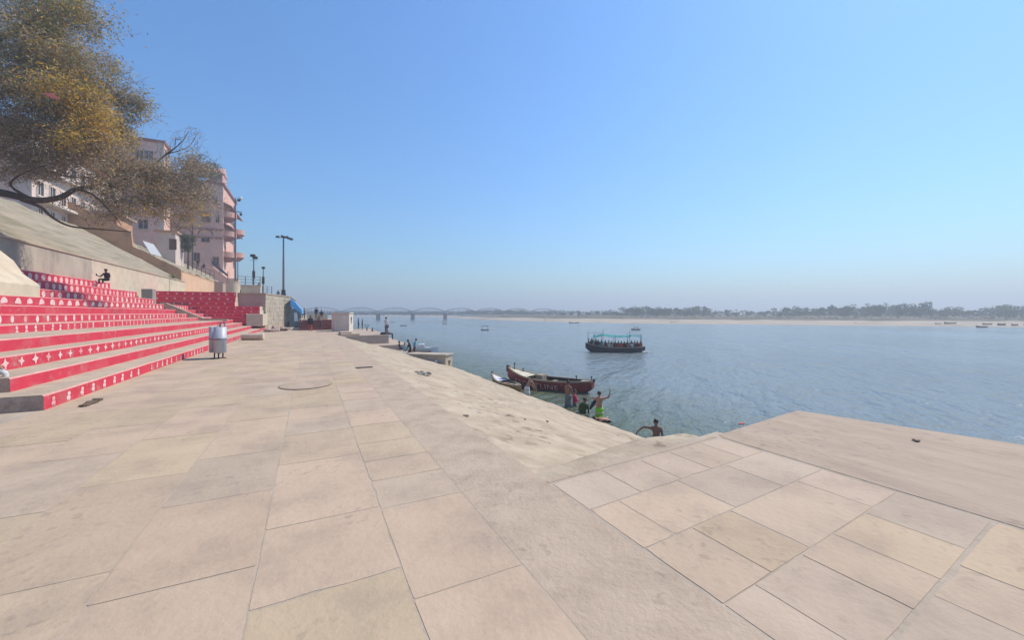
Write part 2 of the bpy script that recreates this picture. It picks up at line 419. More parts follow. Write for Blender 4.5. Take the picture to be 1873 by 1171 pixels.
# hillside behind the steps
m_earth = surf('hill_earth', (0.36,0.30,0.22), (0.26,0.225,0.16), scale=0.8, rough=1.0, bump=0.8, bscale=5, stain=(0.13,0.125,0.065), stain_scale=0.7, stain_amt=0.95, detail=9, stretch=(1.3,.22,1.0))
def hill_z(x, y):
    up = 1.65 if y > 75.0 else 0.0
    q = (-16.62 - x) / 11.6
    z = 6.72 + up + (7.3 - up * .55) * min(q, 1.0) + max(0, min(q - 1, 6)) * 0.5
    if q > 0.03: z += 0.22 * fbm(x * .4, y * .3) + 0.1 * fbm(x * 1.7, y * 1.4)
    return z
mb = MB()
grid(mb, [-16.66] + lin(-17.2, -29, 22) + [-33,-40,-60,-110,-200], lin(-12, 74.98, 70), hill_z)
grid(mb, [-16.98] + lin(-17.4, -29, 22) + [-33,-40,-60,-110,-200], lin(75.02, 130, 40) + [170, 260, 420], hill_z)
o = mb.build('hillside', [m_earth], smooth=True); tag(o, kind='structure')
mb = MB(); mb.box((-200, 96, -3.6), (-16.9, 420, 6.5)); mb.box((-17, 95, -3.6), (1.5, 420, 0.6)); 
o = mb.build('far_ground', [m_earth]); tag(o, kind='structure')

# ================================================================ STEPS
m_red = surf('red_step_paint', (0.60,0.042,0.078), (0.52,0.034,0.062), scale=1.6, rough=0.7, bump=0.15, bscale=25, stain=(0.50,0.17,0.17), stain_scale=1.3, stain_amt=0.7, detail=9, pits=((0.40,0.27,0.22), 5.0, 0.6))
m_white = surf('white_step_paint', (0.78,0.60,0.57), (0.66,0.38,0.38), scale=5.0, rough=0.8)
m_whitefade = surf('faded_step_motif', (0.70,0.38,0.37), (0.62,0.22,0.24), scale=7.0, rough=0.8)
m_tread = surf('tread_concrete', (0.50,0.405,0.30), (0.40,0.32,0.235), scale=1.0, rough=0.95, bump=0.4, bscale=16, stain=(0.25,0.2,0.16), stain_scale=1.2, stain_amt=0.5, detail=9)
m_edge = surf('faded_pink_edge', (0.60,0.34,0.30), (0.52,0.25,0.23), scale=4.0, rough=0.85)
m_rawstone = surf('raw_stone', (0.50,0.41,0.33), (0.36,0.29,0.235), scale=2.2, rough=1.0, bump=1.0, bscale=7, stain=(0.22,0.175,0.14), stain_scale=2.2, stain_amt=0.7, detail=9)
def motif(kind, r):
    def el(cx, cy, a, b, n=10, h=False):
        rng = range(n) if not h else range(n // 2 + 1)
        return [(cx + a*math.cos(2*math.pi*i/n), cy + b*math.sin(2*math.pi*i/n)) for i in rng]
    if kind == 'eight': return [el(0, .16*r, .26*r, .2*r), el(-.05*r, -.22*r, .34*r, .24*r), [(-.3*r,-.5*r),(.3*r,-.5*r),(.22*r,-.38*r),(-.22*r,-.38*r)]]
    if kind == 'diamond': return [[(0,-.5*r),(.17*r,-.14*r),(.5*r,0),(.17*r,.14*r),(0,.5*r),(-.17*r,.14*r),(-.5*r,0),(-.17*r,-.14*r)]]
    if kind == 'bud': return [el(0, .15*r, .26*r, .3*r), [(-.3*r,-.48*r),(.3*r,-.48*r),(.24*r,-.2*r),(-.24*r,-.2*r)]]
    if kind == 'oval': return [el(0, 0, .36*r, .5*r, 12)]
    if kind == 'dot': r *= .8
    if kind == 'half': return [el(0, -.3*r, .62*r, .72*r, 14, True)]
    return [el(0, 0, .5*r, .5*r, 10)]
def tier(name, parent, x0, xb, y0, y1, z0, z1, kind=None, spacing=0.55, face='x', xl=None, treadred=False, paintgap=0.0):
    """one solid tier; face 'x' looks over the river (riser at x0), face 'y' looks back along the promenade (riser at y0)"""
    mb = MB()
    h = z1 - z0; lo = z0 - 0.06
    if face == 'x':
        n = max(2, int((y1 - y0) / 0.9)); ys = lin(y0, y1, n)
        wob = [0.015 * fbm(y * .7, x0 * 3) for y in ys]
        zw = [0.012 * fbm(y * .5, x0 * 5 + 9) for y in ys]
        for i in range(n):
            a, b = ys[i], ys[i+1]
            mb.poly([(x0+wob[i], a, lo), (x0+wob[i+1], b, lo), (x0+wob[i+1], b, z1-.035+zw[i+1]), (x0+wob[i], a, z1-.035+zw[i])], 0)
            mb.poly([(x0+wob[i], a, z1-.035+zw[i]), (x0+wob[i+1], b, z1-.035+zw[i+1]), (x0+wob[i+1]-.03, b, z1+zw[i+1]), (x0+wob[i]-.03, a, z1+zw[i])], 2)
            mb.poly([(x0+wob[i]-.03, a, z1+zw[i]), (x0+wob[i+1]-.03, b, z1+zw[i+1]), (xb, b, z1), (xb, a, z1)], 0 if treadred else 1)
        mb.poly([(xb, y0, lo), (x0+wob[0], y0, lo), (x0+wob[0], y0, z1-.035), (x0-.03, y0, z1), (xb, y0, z1)], 3)
        mb.poly([(x0+wob[-1], y1, lo), (xb, y1, lo), (xb, y1, z1), (x0-.03, y1, z1), (x0+wob[-1], y1, z1-.035)], 3)
        if kind:
            y = y0 + spacing * .6
            while y < y1 - .1:
                s = h * rnd.uniform(.76, .92); q = rnd.uniform(-.03, .03); rot = rnd.uniform(-.15, .15)
                i = min(n-1, int((y - y0) / (y1 - y0) * n)); xx = x0 + max(wob[i], wob[i+1]) + 0.005
                mi_ = 4 if rnd.random() < .75 else 6
                for pl in (motif(kind, s) if rnd.random() > .05 else []):
                    pts = [(px * math.cos(rot) - py * math.sin(rot), px * math.sin(rot) + py * math.cos(rot)) for px, py in pl]
                    mb.poly([(xx, y + px * rnd.uniform(.9,1.1), (z0+z1)/2 - .01 + q*.3 + py) for px, py in pts], mi_)
                y += spacing * rnd.uniform(.9, 1.1)
    else:
        n = max(2, int(abs(x0 - xl) / 0.9)); xs_ = lin(xl, x0, n)
        for i in range(n):
            a, b = xs_[i], xs_[i+1]
            mb.poly([(a, y0, lo), (b, y0, lo), (b, y0, z1-.03), (a, y0, z1-.03)], 0)
            mb.poly([(a, y0, z1-.03), (b, y0, z1-.03), (b, y0+.03, z1), (a, y0+.03, z1)], 0)
            mb.poly([(a, y0+.03, z1), (b, y0+.03, z1), (b, y1, z1), (a, y1, z1)], 0)
        mb.poly([(x0, y0, lo), (x0, y1, lo), (x0, y1, z1), (x0, y0+.03, z1), (x0, y0, z1-.03)], 5)
        mb.poly([(xl, y1, lo), (xl, y0, lo), (xl, y0, z1-.03), (xl, y0+.03, z1), (xl, y1, z1)], 0)
        if kind:
            x = xl + .4
            while x < x0 - .1:
                s = h * rnd.uniform(.42, .55)
                for pl in motif(kind, s):
                    mb.poly([(x + px, y0 - .005, (z0+z1)/2 + .06*h + py) for px, py in pl], 4)
                x += spacing * rnd.uniform(.88, 1.12)
    mats = [m_red, m_tread, m_edge, m_rawstone, m_white, m_cream, m_whitefade]
    return mb.build(name, mats, parent)
m_cream = surf('cream_limewash', (0.62,0.53,0.40), (0.52,0.44,0.335), scale=0.8, rough=0.95, bump=0.3, bscale=12, stain=(0.36,0.31,0.25), stain_scale=0.7, stain_amt=0.6, detail=9)

LV = [0, .33, .66, 1.03, 1.39, 1.72, 2.10, 2.50, 3.00, 3.55, 4.18, 4.80]
XR = [None, -5.25, -6.15, -7.05, -7.95, -10.0, -10.9, -11.8, -12.7, -13.8, -14.7, -15.6]
t = empty('stepped_seating', (0,0,0), 0, 'long red stone steps with white painted motifs beside the promenade, behind the litter bins', 'steps')
SK = {k: 56 + .9 * (k - 5) for k in range(5, 12)}
tier('step', t, XR[1], -16.6, 12.55, 62.0, LV[0], LV[1], 'eight', .62)
tier('step', t, XR[2], -16.6, 13.4, 62.0, LV[1], LV[2])
tier('step', t, XR[3], -16.6, 8.0, 62.0, LV[2], LV[3], 'diamond', .62)
tier('step', t, XR[4], -16.6, 8.0, 62.0, LV[3], LV[4])
tier('step', t, XR[5], -16.6, 8.0, SK[5]+.2, LV[4], LV[5], 'bud', .62)
tier('step', t, XR[6], -16.6, 8.0, SK[6]+.2, LV[5], LV[6], 'oval', .80)
tier('step', t, XR[7], -16.6, 8.0, SK[7]+.2, LV[6], LV[7])
tier('step', t, XR[8], -16.6, 8.0, SK[8]+.2, LV[7], LV[8], 'half', .95)
t = empty('stepped_seating', (0,0,0), 0, 'short upper red steps with white dots below the grey retaining wall', 'steps')
tier('step', t, XR[9], -16.6, 26.0, 51.5, LV[8], LV[9], 'dot', .9, treadred=True)
tier('step', t, XR[10], -16.6, 26.0, 50.0, LV[9], LV[10], 'dot', .75, treadred=True)
tier('step', t, XR[11], -16.6, 26.0, 47.0, LV[10], LV[11], 'dot', .7, treadred=True)
t = empty('stepped_seating', (0,0,0), 0, 'shaded dark red steps facing the viewer, left of the stone terrace', 'steps')
xe = {5:-6.7, 6:-6.75, 7:-5.5, 8:-5.6, 9:-8.3, 10:-8.35, 11:-8.4}
for k in range(5, 12):
    tier('step', t, xe[k], None, SK[k], 63.0 + .004 * k, LV[k-1] if k > 5 else 0.9, LV[k], 'dot' if k > 5 else None, .85, face='y', xl=XR[k] - .1 if k < 9 else -17.2 - .01 * k)
# coping strip running down over the steps
mb = MB()
pr = [(-13.0, 3.02), (-13.0, 3.20), (-12.55, 3.16), (-9.6, 1.62), (-7.6, 1.52), (-7.6, 1.36), (-10.05, 1.30), (-12.5, 2.6)]
mb.prism(pr, 50.0, 50.5)
o = mb.build('coping', [m_tread]); tag(o, 'sloping concrete coping running down across the red steps', 'coping')
# cream buttress at the left edge
mb = MB(); mb.prism([(-13.35,2.98),(-13.35,3.7),(-14.0,4.3),(-14.35,5.0),(-16.55,7.3),(-16.64,7.3),(-16.64,2.98)], 20.5, 31.6)
o = mb.build('buttress', [m_cream], bevel=.05); tag(o, 'cream sloping buttress wall beside the upper red steps at the left', 'wall')
# retaining wall
m_wall = surf('weathered_plaster', (0.46,0.41,0.33), (0.31,0.28,0.23), scale=0.5, rough=0.95, bump=0.35, bscale=8, stain=(0.22,0.205,0.18), stain_scale=0.5, stain_amt=0.6, detail=9, stretch=(1,1,.45))
t = empty('retaining_wall', (0,0,0), 0, 'long grey and cream plastered retaining wall behind the red steps', 'wall')
mb = MB(); mb.box((-17.3, -12, 2.9), (-16.62, 46.5, 6.75)); mb.build('weathered_section', [m_wall], t)
mb = MB(); mb.box((-17.3, 46.504, 2.9), (-16.61, 74.9, 6.75)); mb.build('cream_section', [m_cream], t)
mb = MB(); mb.box((-17.35, -12, 6.752), (-16.54, 74.9, 6.86)); mb.build('coping', [m_tread], t)

# brown shaded wall that climbs the hill, and the orange wall under the upper slope
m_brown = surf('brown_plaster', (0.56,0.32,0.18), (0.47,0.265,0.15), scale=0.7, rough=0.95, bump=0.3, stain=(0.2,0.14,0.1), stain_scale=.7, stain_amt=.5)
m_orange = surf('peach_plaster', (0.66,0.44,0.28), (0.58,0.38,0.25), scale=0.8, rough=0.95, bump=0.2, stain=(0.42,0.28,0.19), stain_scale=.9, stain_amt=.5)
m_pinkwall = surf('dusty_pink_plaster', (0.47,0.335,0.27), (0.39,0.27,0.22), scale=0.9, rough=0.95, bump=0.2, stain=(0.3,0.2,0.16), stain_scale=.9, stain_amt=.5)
mb = MB()
base = lambda x: hill_z(x, 74.5) - 1.0
topz = lambda x: 8.55 + (-16.98 - x) / 11.6 * 6.6
pts = [(-16.98, 3.0)] + [(x, topz(x)) for x in (-16.98, -19.6, -22.4)] + [(x, topz(x) + 1.9) for x in (-22.6, -25.5, -29.4)] + [(-29.4, 8.0)]
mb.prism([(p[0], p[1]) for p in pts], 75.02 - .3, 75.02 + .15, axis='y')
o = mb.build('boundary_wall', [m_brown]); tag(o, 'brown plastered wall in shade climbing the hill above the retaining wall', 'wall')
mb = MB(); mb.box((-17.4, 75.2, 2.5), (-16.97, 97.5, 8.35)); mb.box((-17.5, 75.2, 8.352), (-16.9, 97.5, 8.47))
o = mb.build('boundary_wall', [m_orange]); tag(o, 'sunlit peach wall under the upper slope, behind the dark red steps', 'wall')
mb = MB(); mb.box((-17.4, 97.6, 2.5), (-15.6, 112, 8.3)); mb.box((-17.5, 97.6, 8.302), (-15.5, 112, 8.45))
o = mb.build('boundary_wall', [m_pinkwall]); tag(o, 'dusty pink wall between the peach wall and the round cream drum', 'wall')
# grey cabinet on the landing
x_, y_, Y_ = at_t(272, -15.6)
t = empty('cabinet', (x_, y_, 3.0), 0, 'grey metal cabinet against the cream retaining wall', 'cabinet')
mb = MB(); mb.box((-.45,-.6,0.12), (.45,.6,1.75)); mb.build('body', [flat('grey_cabinet_paint', (.27,.255,.24))], t, bevel=.02)
mb = MB(); mb.box((.452,-.55,.2), (.475,-.01,1.65)); mb.box((.452,.01,.2), (.475,.55,1.65)); mb.build('door', [flat('grey_cabinet_door', (.33,.31,.29))], t)
mb = MB(); mb.box((-.4,-.5,0), (.4,.5,.118)); mb.build('plinth', [m_tread], t)

# ================================================================ TERRACE, SHOP, KIOSK, LANDINGS
m_stonewall = surf('dressed_stone', (0.52,0.45,0.35), (0.40,0.345,0.27), scale=1.3, rough=0.95, bump=0.6, bscale=3.5, stain=(0.26,0.22,0.17), stain_scale=0.8, stain_amt=0.7, detail=9, stretch=(1,1,1.8))
m_terrface = surf('terrace_plaster', (0.46,0.385,0.315), (0.38,0.32,0.26), scale=0.6, rough=0.95, bump=0.25, stain=(0.28,0.23,0.19), stain_scale=.5, stain_amt=.6)
TZ = 4.68
t = empty('stone_terrace', (0,0,0), 0, 'stone walled terrace carrying the tall lamp mast beyond the red steps', 'terrace')
mb = MB()
fp = [(-18,63.3),(-5.3,62.3),(-2.75,72),(-2.75,96),(-18,96)]
mb.prism(fp, -.1, TZ, axis='z', mi=0)
# front sheet in plaster, side in rough stone courses
for k in range(8):
    z0 = .05 + k * .575; z1 = z0 + .545
    y = 0.0
    while y < 9.9:
        l = rnd.uniform(.5, 1.3); y2 = min(y + l, 9.95)
        d = rnd.uniform(.01, .045)
        a = Vector((-5.3,62.3)); q = Vector((2.55,9.7)).normalized(); nn = Vector((q.y, -q.x))
        A = a + q*(y+.02); B = a + q*(y2-.02)
        P = [A + nn*d, B + nn*d]; Q = [A - nn*.02, B - nn*.02]
        f = lambda p, z: (p.x, p.y, z)
        mb.poly([f(P[0],z0), f(P[1],z0), f(P[1],z1), f(P[0],z1)], 1)
        mb.poly([f(P[0],z1), f(P[1],z1), f(Q[1],z1), f(Q[0],z1)], 1); mb.poly([f(Q[0],z0), f(P[0],z0), f(P[0],z1), f(Q[0],z1)], 1)
        mb.poly([f(P[1],z0), f(Q[1],z0), f(Q[1],z1), f(P[1],z1)], 1)
        y = y2
mb.build('wall', [m_terrface, m_stonewall], t)
mb = MB(); mb.prism([(-18,63.15),(-5.25,62.15),(-2.62,72),(-2.62,96),(-18,96)], TZ+.003, TZ+.14, axis='z'); mb.build('coping', [m_tread], t)
TZ += .143
# cream end wall of the dark flight
mb = MB(); mb.box((-6.68, 55.9, .6), (-5.0, 62.0, 2.05))
o = mb.build('end_wall', [m_cream], bevel=.03); tag(o, 'low cream end wall right of the dark red steps', 'wall')
# round cream drum, cream parapet block
x_, y_, Y_ = at_s(426, 66)
mb = MB(); mb.lathe([(.80,0),(.80,1.55),(.84,1.57),(.84,1.68),(0.02,1.70)], (0,0,0), 28)
o = mb.build('round_drum', [m_cream], loc=(x_, y_, TZ), smooth=False); tag(o, 'round cream masonry drum on the terrace at the foot of the dark pole', 'drum')
xa, ya, _ = at_s(441, 66.5); xb, yb, _ = at_s(477, 66.5)
mb = MB(); mb.box((xa, 66.2, TZ), (xb, 67.6, TZ + 1.15)); mb.box((xa-.06, 66.1, TZ+1.152), (xb+.06, 67.7, TZ+1.26))
o = mb.build('parapet_block', [m_cream]); tag(o, 'low cream parapet block on the terrace below the railing', 'wall')

m_steel = surf('grey_steel', (0.17,0.19,0.215), (0.13,0.145,0.165), scale=6, rough=0.55, metal=0.3)
m_dark = surf('dark_steel', (0.055,0.058,0.066), (0.04,0.042,0.048), scale=6, rough=0.6, metal=0.2)
m_galv = surf('galvanised_steel', (0.30,0.32,0.35), (0.22,0.24,0.27), scale=8, rough=0.4, metal=0.6)
m_lampglass = surf('lamp_glass', (0.75,0.76,0.76), (0.70,0.71,0.72), scale=4, rough=0.2)
def railing(label, a, b, z, h, npost, nrail):
    t = empty('railing', (a[0], a[1], z), 0, label, 'railing')
    d = (b[0]-a[0], b[1]-a[1])
    for i in range(npost):
        k = i / (npost - 1)
        mb = MB(); mb.tube([(d[0]*k, d[1]*k, 0), (d[0]*k, d[1]*k, h + .04)], .05, 8); mb.build('post', [m_steel], t)
    for j in range(nrail):
        zz = h * (j + 1) / nrail
        mb = MB(); mb.tube([(0,0,zz), (d[0],d[1],zz)], .032, 6); mb.build('rail', [m_steel], t)
railing('grey pipe railing above the cream parapet block', (xa-.5, 67.3), (xb-.15, 67.3), TZ+1.262, 1.25, 4, 3)
x1,y1,_ = at_s(480, 68); x2,y2,_ = at_s(497, 69)
railing('shorter grey pipe railing on the terrace edge right of the cream block', (x1,y1), (x2,y2), TZ, 1.25, 3, 3)

# tall dark pole with globe lamp and twin horns
x_, y_, Y_ = at_s(430.5, 68.5)
t = empty('utility_pole', (x_, y_, TZ), 0, 'tall dark utility pole in front of the pink balconied building', 'pole')
H = height(363, Y_) - TZ
mb = MB(); mb.tube([(0,0,0),(0,0,H*.5),(0,0,H)], [.13,.11,.085], 12); mb.build('mast', [m_steel], t)
mb = MB(); mb.box((-.5,-.04,H-1.9),(.75,.04,H-1.8)); mb.build('crossarm', [m_dark], t)
mb = MB(); mb.box((-.06,-.04,H-.35),(.55,.04,H-.26)); mb.build('crossarm', [m_dark], t)
mb = MB(); mb.box((.25,-.16,H-.28),(.62,.16,H-.02)); mb.build('lamp_head', [m_dark], t, bevel=.03)
mb = MB(); mb.lathe([(.02,-.1),(.16,0),(.17,.25),(.05,.3)], (.66,0,H-2.3), 10); mb.build('horn', [m_dark], t)
mb = MB(); mb.tube([(.02,0,H-.1),(.3,0,H+.25),(.62,0,H+.2)], .02, 6); mb.build('lamp_arm', [m_galv], t)
mb = MB(); mb.ball((.66,0,H+.12), .21, 0, 14, 10); mb.build('globe_lamp', [m_lampglass], t, smooth=True)
# thin pole behind
x_, y_, Y_ = at_s(435, 78)
mb = MB(); mb.tube([(0,0,0),(0,0,height(476,Y_)-TZ)], [.09,.06], 8); mb.box((-.3,-.03,2.2),(.3,.03,2.27))
o = mb.build('thin_pole', [m_steel], loc=(x_,y_,TZ)); tag(o, 'thin grey pole beside the tall dark utility pole', 'pole')
# floodlight poles
def flood(u, s, vtop, label, twin):
    x_, y_, Y_ = at_s(u, s); H = height(vtop, Y_) - TZ
    t = empty('floodlight_pole', (x_, y_, TZ), 0, label, 'floodlight', 'floodlight poles on the terrace')
    mb = MB(); mb.tube([(0,0,0),(0,0,H)], [.10,.06], 10); mb.build('mast', [m_steel], t)
    mb = MB(); mb.box((-.17,-.12,H*.42),(.17,.12,H*.42+1.1)); mb.build('control_box', [m_dark], t)
    if twin:
        for q, zz in ((.28, -.25), (.0, .05)):
            mb = MB(); mb.box((-.42+q,-.2,H+zz-.3),(.22+q,.2,H+zz+.08)); o = mb.build('lamp_head', [m_dark], t, bevel=.03)
        mb = MB(); mb.tube([(-.5,0,H-.75),(.45,0,H-.75)], .03, 6); mb.build('crossarm', [m_steel], t)
        mb = MB(); mb.box((-.36,-.3,0),(.36,.3,.55)); mb.build('base_block', [m_dark], t)
    else:
        mb = MB(); mb.box((-.2,-.18,H-.25),(.24,.18,H+.08)); mb.build('lamp_head', [m_dark], t, bevel=.03)
flood(464, 70, 467, 'floodlight pole with twin dark heads rising behind the cream block', True)
flood(481.5, 73, 489, 'shorter floodlight pole with one head, between the railings', False)
# high lamp mast
x_, y_, Y_ = at_s(518.5, 70.5)
H = height(434, Y_) - TZ
t = empty('lamp_mast', (x_, y_, TZ), 0, 'tall grey lamp mast with a row of floodlights on top, standing on the stone terrace', 'lamp mast')
mb = MB(); mb.tube([(0,0,0),(0,0,H*.5),(0,0,H)], [.17,.14,.10], 14); mb.build('mast', [m_steel], t)
mb = MB(); mb.box((-.35,-.35,0),(.35,.35,.25)); mb.box((-.27,-.27,.252),(.27,.27,.9)); mb.build('base_plinth', [m_dark], t)
mb = MB(); mb.tube([(-.85,.1,H-.05),(1.1,-.15,H-.12)], .05, 8); mb.build('crossarm', [m_steel], t)
for q, zz, r in ((-.78,.02,.0),(-.1,.12,.2),(.38,.05,-.2),(.72,-.1,.1),(1.05,-.2,.0)):
    mb = MB(); mb.box((-.24,-.28,-.13),(.24,.28,.13)); o = mb.build('lamp_head', [m_dark], t, loc=(q,-.05*q,H+zz), bevel=.03); o.rotation_euler = (.35, r, r)

# shop with a blue tarpaulin awning
m_tarp = surf('blue_tarpaulin', (0.12,0.48,0.90), (0.10,0.40,0.80), scale=1.2, rough=0.45, bump=0.3, bscale=3)
m_banner = surf('slate_banner', (0.10,0.20,0.25), (0.08,0.155,0.20), scale=1.0, rough=0.6)
m_whitepaint = surf('white_print', (0.75,0.77,0.80), (0.68,0.70,0.74), scale=3, rough=0.6)
xa, ya, Ya = at_s(531, 69.0); xb, yb, Yb = at_s(552, 69.5)
t = empty('tarpaulin_shop', (0,0,0), 0, 'small shop stall with a bright blue tarpaulin awning against the stone terrace', 'stall')
mb = MB(); nz = 8; zt = height(546, Ya); zl = height(573.5, Yb) 
za0 = height(561, Ya); 
n = 8
def tz(k, j): # k across, j along
    return None
prof = [(xa, zt), (xa + (xb-xa)*.45, zt - (zt-zl)*.28), (xb, zl + .55), (xb + .05, zl)]
for j in range(n):
    y0 = 69.2 + j * 1.1; y1 = y0 + 1.1
    s0 = .05 * math.sin(j * 2.1); s1 = .05 * math.sin((j + 1) * 2.1)
    for (p, q) in zip(prof[:-1], prof[1:]):
        mb.poly([(p[0], y0, p[1]+s0), (q[0], y0, q[1]+s0), (q[0], y1, q[1]+s1), (p[0], y1, p[1]+s1)])
mb.poly([(xa, 69.2, zt), (xa, 69.2, za0), (xb+.05, 69.2, zl), (xb, 69.2, zl+.55), (xa + (xb-xa)*.45, 69.2, zt - (zt-zl)*.28)])
o = mb.build('awning', [m_tarp], t); md = o.modifiers.new('thick', 'SOLIDIFY'); md.thickness = .03
mb = MB(); mb.box((xa, 69.25, 0.02), (xb-.1, 69.32, za0 - .3)); ban = mb.build('banner', [m_banner], t)
mb = MB()
zb = za0 - .3
for q in (0.25, .62):
    mb.prism([(xa+.32+q*.75, .9), (xa+.62+q*.75, .9), (xa+.52+q*.5, 2.25), (xa+.38+q*.5, 2.25)], 69.225, 69.246, axis='y')
mb.build('white_lettering', [m_whitepaint], ban)
for q in (xa + .06, xb - .02):
    mb = MB(); mb.tube([(q, 77.6, 0), (q, 77.6, zl)], .04, 8); mb.build('pole', [m_steel], t)
mb = MB(); mb.box((xa-.2, 70.2, 0), (xa+.7, 77.5, .9)); mb.build('counter', [m_brown], t)

# maroon brick low wall with steps, upper landing behind it
m_brick = surf('maroon_brick', (0.22,0.075,0.07), (0.16,0.055,0.05), scale=2.0, rough=0.95, bump=0.4, stain=(0.30,0.19,0.16), stain_scale=2.5, stain_amt=.7)
xl, _, _ = at_s(556, 56.5); xr, _, _ = at_s(606, 56.5)
t = empty('brick_wall', (0,0,0), 0, 'low maroon brick wall with a few steps closing the far end of the paving', 'wall')
mb = MB(); mb.box((xl + 2.0, 56.3, -.1), (xr + .6, 57.2, 1.32)); mb.build('wall', [m_brick], t)
for k in range(4):
    mb = MB(); mb.box((xl - .5, 56.0 + .35*k, -.1 + .33*k), (xl + 1.95, 58.2, .30 + .33*k - .004*k)); mb.build('step', [m_brick, m_edge] , t)
mb = MB()
mb.box((xl - .5, 58.25, -.1), (2.62, 96, 1.25)); mb.box((2.7, 58.25, -1), (4.6, 84, 1.23))
o = mb.build('upper_landing', [m_conc]); tag(o, 'pale concrete landing behind the maroon brick wall', 'landing')
mb = MB(); mb.box((xl + .3, 64, 1.252), (2.3, 64.5, 2.05)); mb.box((xl + .3, 64.6, 1.252), (.2, 68, 1.7))
o = mb.build('low_wall', [m_cream]); tag(o, 'low cream wall on the landing behind the maroon bricks', 'wall')

# white kiosk
xl, _, _ = at_s(606, 50.8); xr, _, _ = at_s(638.5, 50.8)
m_kiosk = surf('white_kiosk_paint', (0.66,0.60,0.52), (0.58,0.53,0.46), scale=0.9, rough=0.9, bump=0.15, stain=(0.4,0.36,0.32), stain_scale=.8, stain_amt=.5)
m_mark = surf('brown_paint', (0.12,0.085,0.05), (0.09,0.06,0.04), scale=5, rough=0.9)
t = empty('kiosk', (xr,50.7,0), R(-15), 'white windowless masonry kiosk at the end of the promenade', 'kiosk'); xl -= xr + .25; xr = 0.0
mb = MB(); mb.prism([(xl+.5,.2),(xr,0),(xr+.02,2.5),(xl+.3,2.7),(xl,1.5),(xl+.05,.8)], -.05, 2.1, axis='z'); mb.build('body', [m_kiosk], t, bevel=.03)
mb = MB(); mb.prism([(xl+.46,.12),(xr+.06,-.08),(xr+.08,2.58),(xl+.26,2.78),(xl-.06,1.54),(xl-.01,.76)], 2.102, 2.22, axis='z'); mb.build('roof', [m_kiosk], t)
mb = MB(); 
def emblem(mb, x, y, z, r, axis='x'):
    f = (lambda a, b: (x, y + a, z + b)) if axis == 'x' else (lambda a, b: (x + a, y, z + b))
    pts = []
    for i in range(14):
        an = 2*math.pi*i/14; q = r * (1 + .25*math.sin(3*an) + .12*math.sin(5*an+1)); pts.append(f(q*math.cos(an)*.8, q*math.sin(an)))
    mb.poly(pts)
emblem(mb, xr + .025, 1.25, 1.35, .42); mb.build('painted_emblem', [m_mark], t)
mb = MB(); mb.box((xr - .75, -.04, 1.55), (xr - .4, .06, 1.75)); mb.build('wall_lamp', [m_lampglass], t)

# bathing landings stepping down to the river
m_land = surf('landing_stone', (0.45,0.36,0.285), (0.37,0.295,0.235), scale=0.7, rough=0.95, bump=0.3, stain=(0.26,0.2,0.16), stain_scale=.9, stain_amt=.5)
def landing(label, pts, z0, z1):
    mb = MB(); mb.prism(pts, z0, z1, axis='z')
    o = mb.build('stone_landing', [m_land], bevel=.025); tag(o, label, 'landing', 'stone landings by the water'); return o
xT, yT, YT = at_s(712, 41.0)
landing('upper stone landing with a flat top where people sit and stand', [(2.70,40.9),(xT,41.2),(xT+.3,58),(2.70,58)], -3.7, -.004)
landing('middle stone landing below the seated people', [(2.66,38.6),(8.55,38.8),(8.9,57),(2.66,57)], -3.7, -.86)
x3, y3, Y3 = at_s(760, 36.6)
landing('lower stone landing behind the concrete bathing platform', [(3.5,36.4),(x3-.5,36.7),(x3-.2,56),(3.5,56)], -3.7, -1.38)
landing('lowest stone step of the landings at the water', [(4.4,34.9),(x3-.35,35.2),(x3-.1,55),(4.4,55)], -3.7, -1.95)
mb = MB(); mb.box((2.64,41.2,-.021),(4.3,45.0,.15)); mb.box((2.66,42.4,.152),(3.7,44.8,.28))
o = mb.build('low_step_block', [m_tread], bevel=.02); tag(o, 'low stepped block at the edge of the paving before the kiosk', 'steps')

# concrete bathing platform
m_box = surf('grey_concrete', (0.47,0.40,0.325), (0.38,0.325,0.265), scale=0.9, rough=0.95, bump=0.3, stain=(0.25,0.21,0.17), stain_scale=.9, stain_amt=.6)
xr_, yr_ = place(815, (EYE + 1.30) * F / (647 - HZ) ) if False else place(815, 33.6)
xl_, yl_ = place(760, 34.4)
t = empty('bathing_platform', (0,0,0), 0, 'box shaped concrete platform standing in the water at the foot of the bank', 'platform')
zt = height(649, 33.6)
dx, dy = 0.9 * math.cos(.1), 0.9 * math.sin(.1)
q = Vector((xr_-xl_, yr_-yl_)).normalized(); nn = Vector((-q.y, q.x))
A = Vector((xl_, yl_)) - q*3; B = Vector((xr_, yr_)); C_ = B + nn*1.35 ; D = A + nn*1.35
mb = MB(); mb.prism([tuple(A), tuple(B), tuple(C_), tuple(D)], -4, zt - .14, axis='z'); mb.build('body', [m_box], t)
mb = MB(); mb.prism([tuple(A - nn*.08), tuple(B - nn*.08 + q*.08), tuple(C_ + nn*.08 + q*.08), tuple(D + nn*.08)], zt - .138, zt, axis='z'); mb.build('top_slab', [m_box], t, bevel=.02)
mb = MB()
pe = B + q*.006 + nn*.7
pts = []
for i in range(12):
    an = 2*math.pi*i/12; rr = .24*(1+.3*math.sin(3*an)); p2 = pe + nn*(rr*math.cos(an)); pts.append((p2.x, p2.y, zt-.75 + rr*math.sin(an)))
mb.poly(pts); mb.build('painted_emblem', [m_mark], t)
mb = MB(); pl = B - q*.85 - nn*.03; mb.ball((pl.x, pl.y, zt-.62), (.16,.05,.14), 0, 10, 6); mb.build('wall_lamp', [m_lampglass], t, smooth=True)
mb = MB(); mb.ball((0,0,0), (.28,.28,.2), 0, 10, 7, jit=.12); p2 = C_ + q*.25 - nn*.7
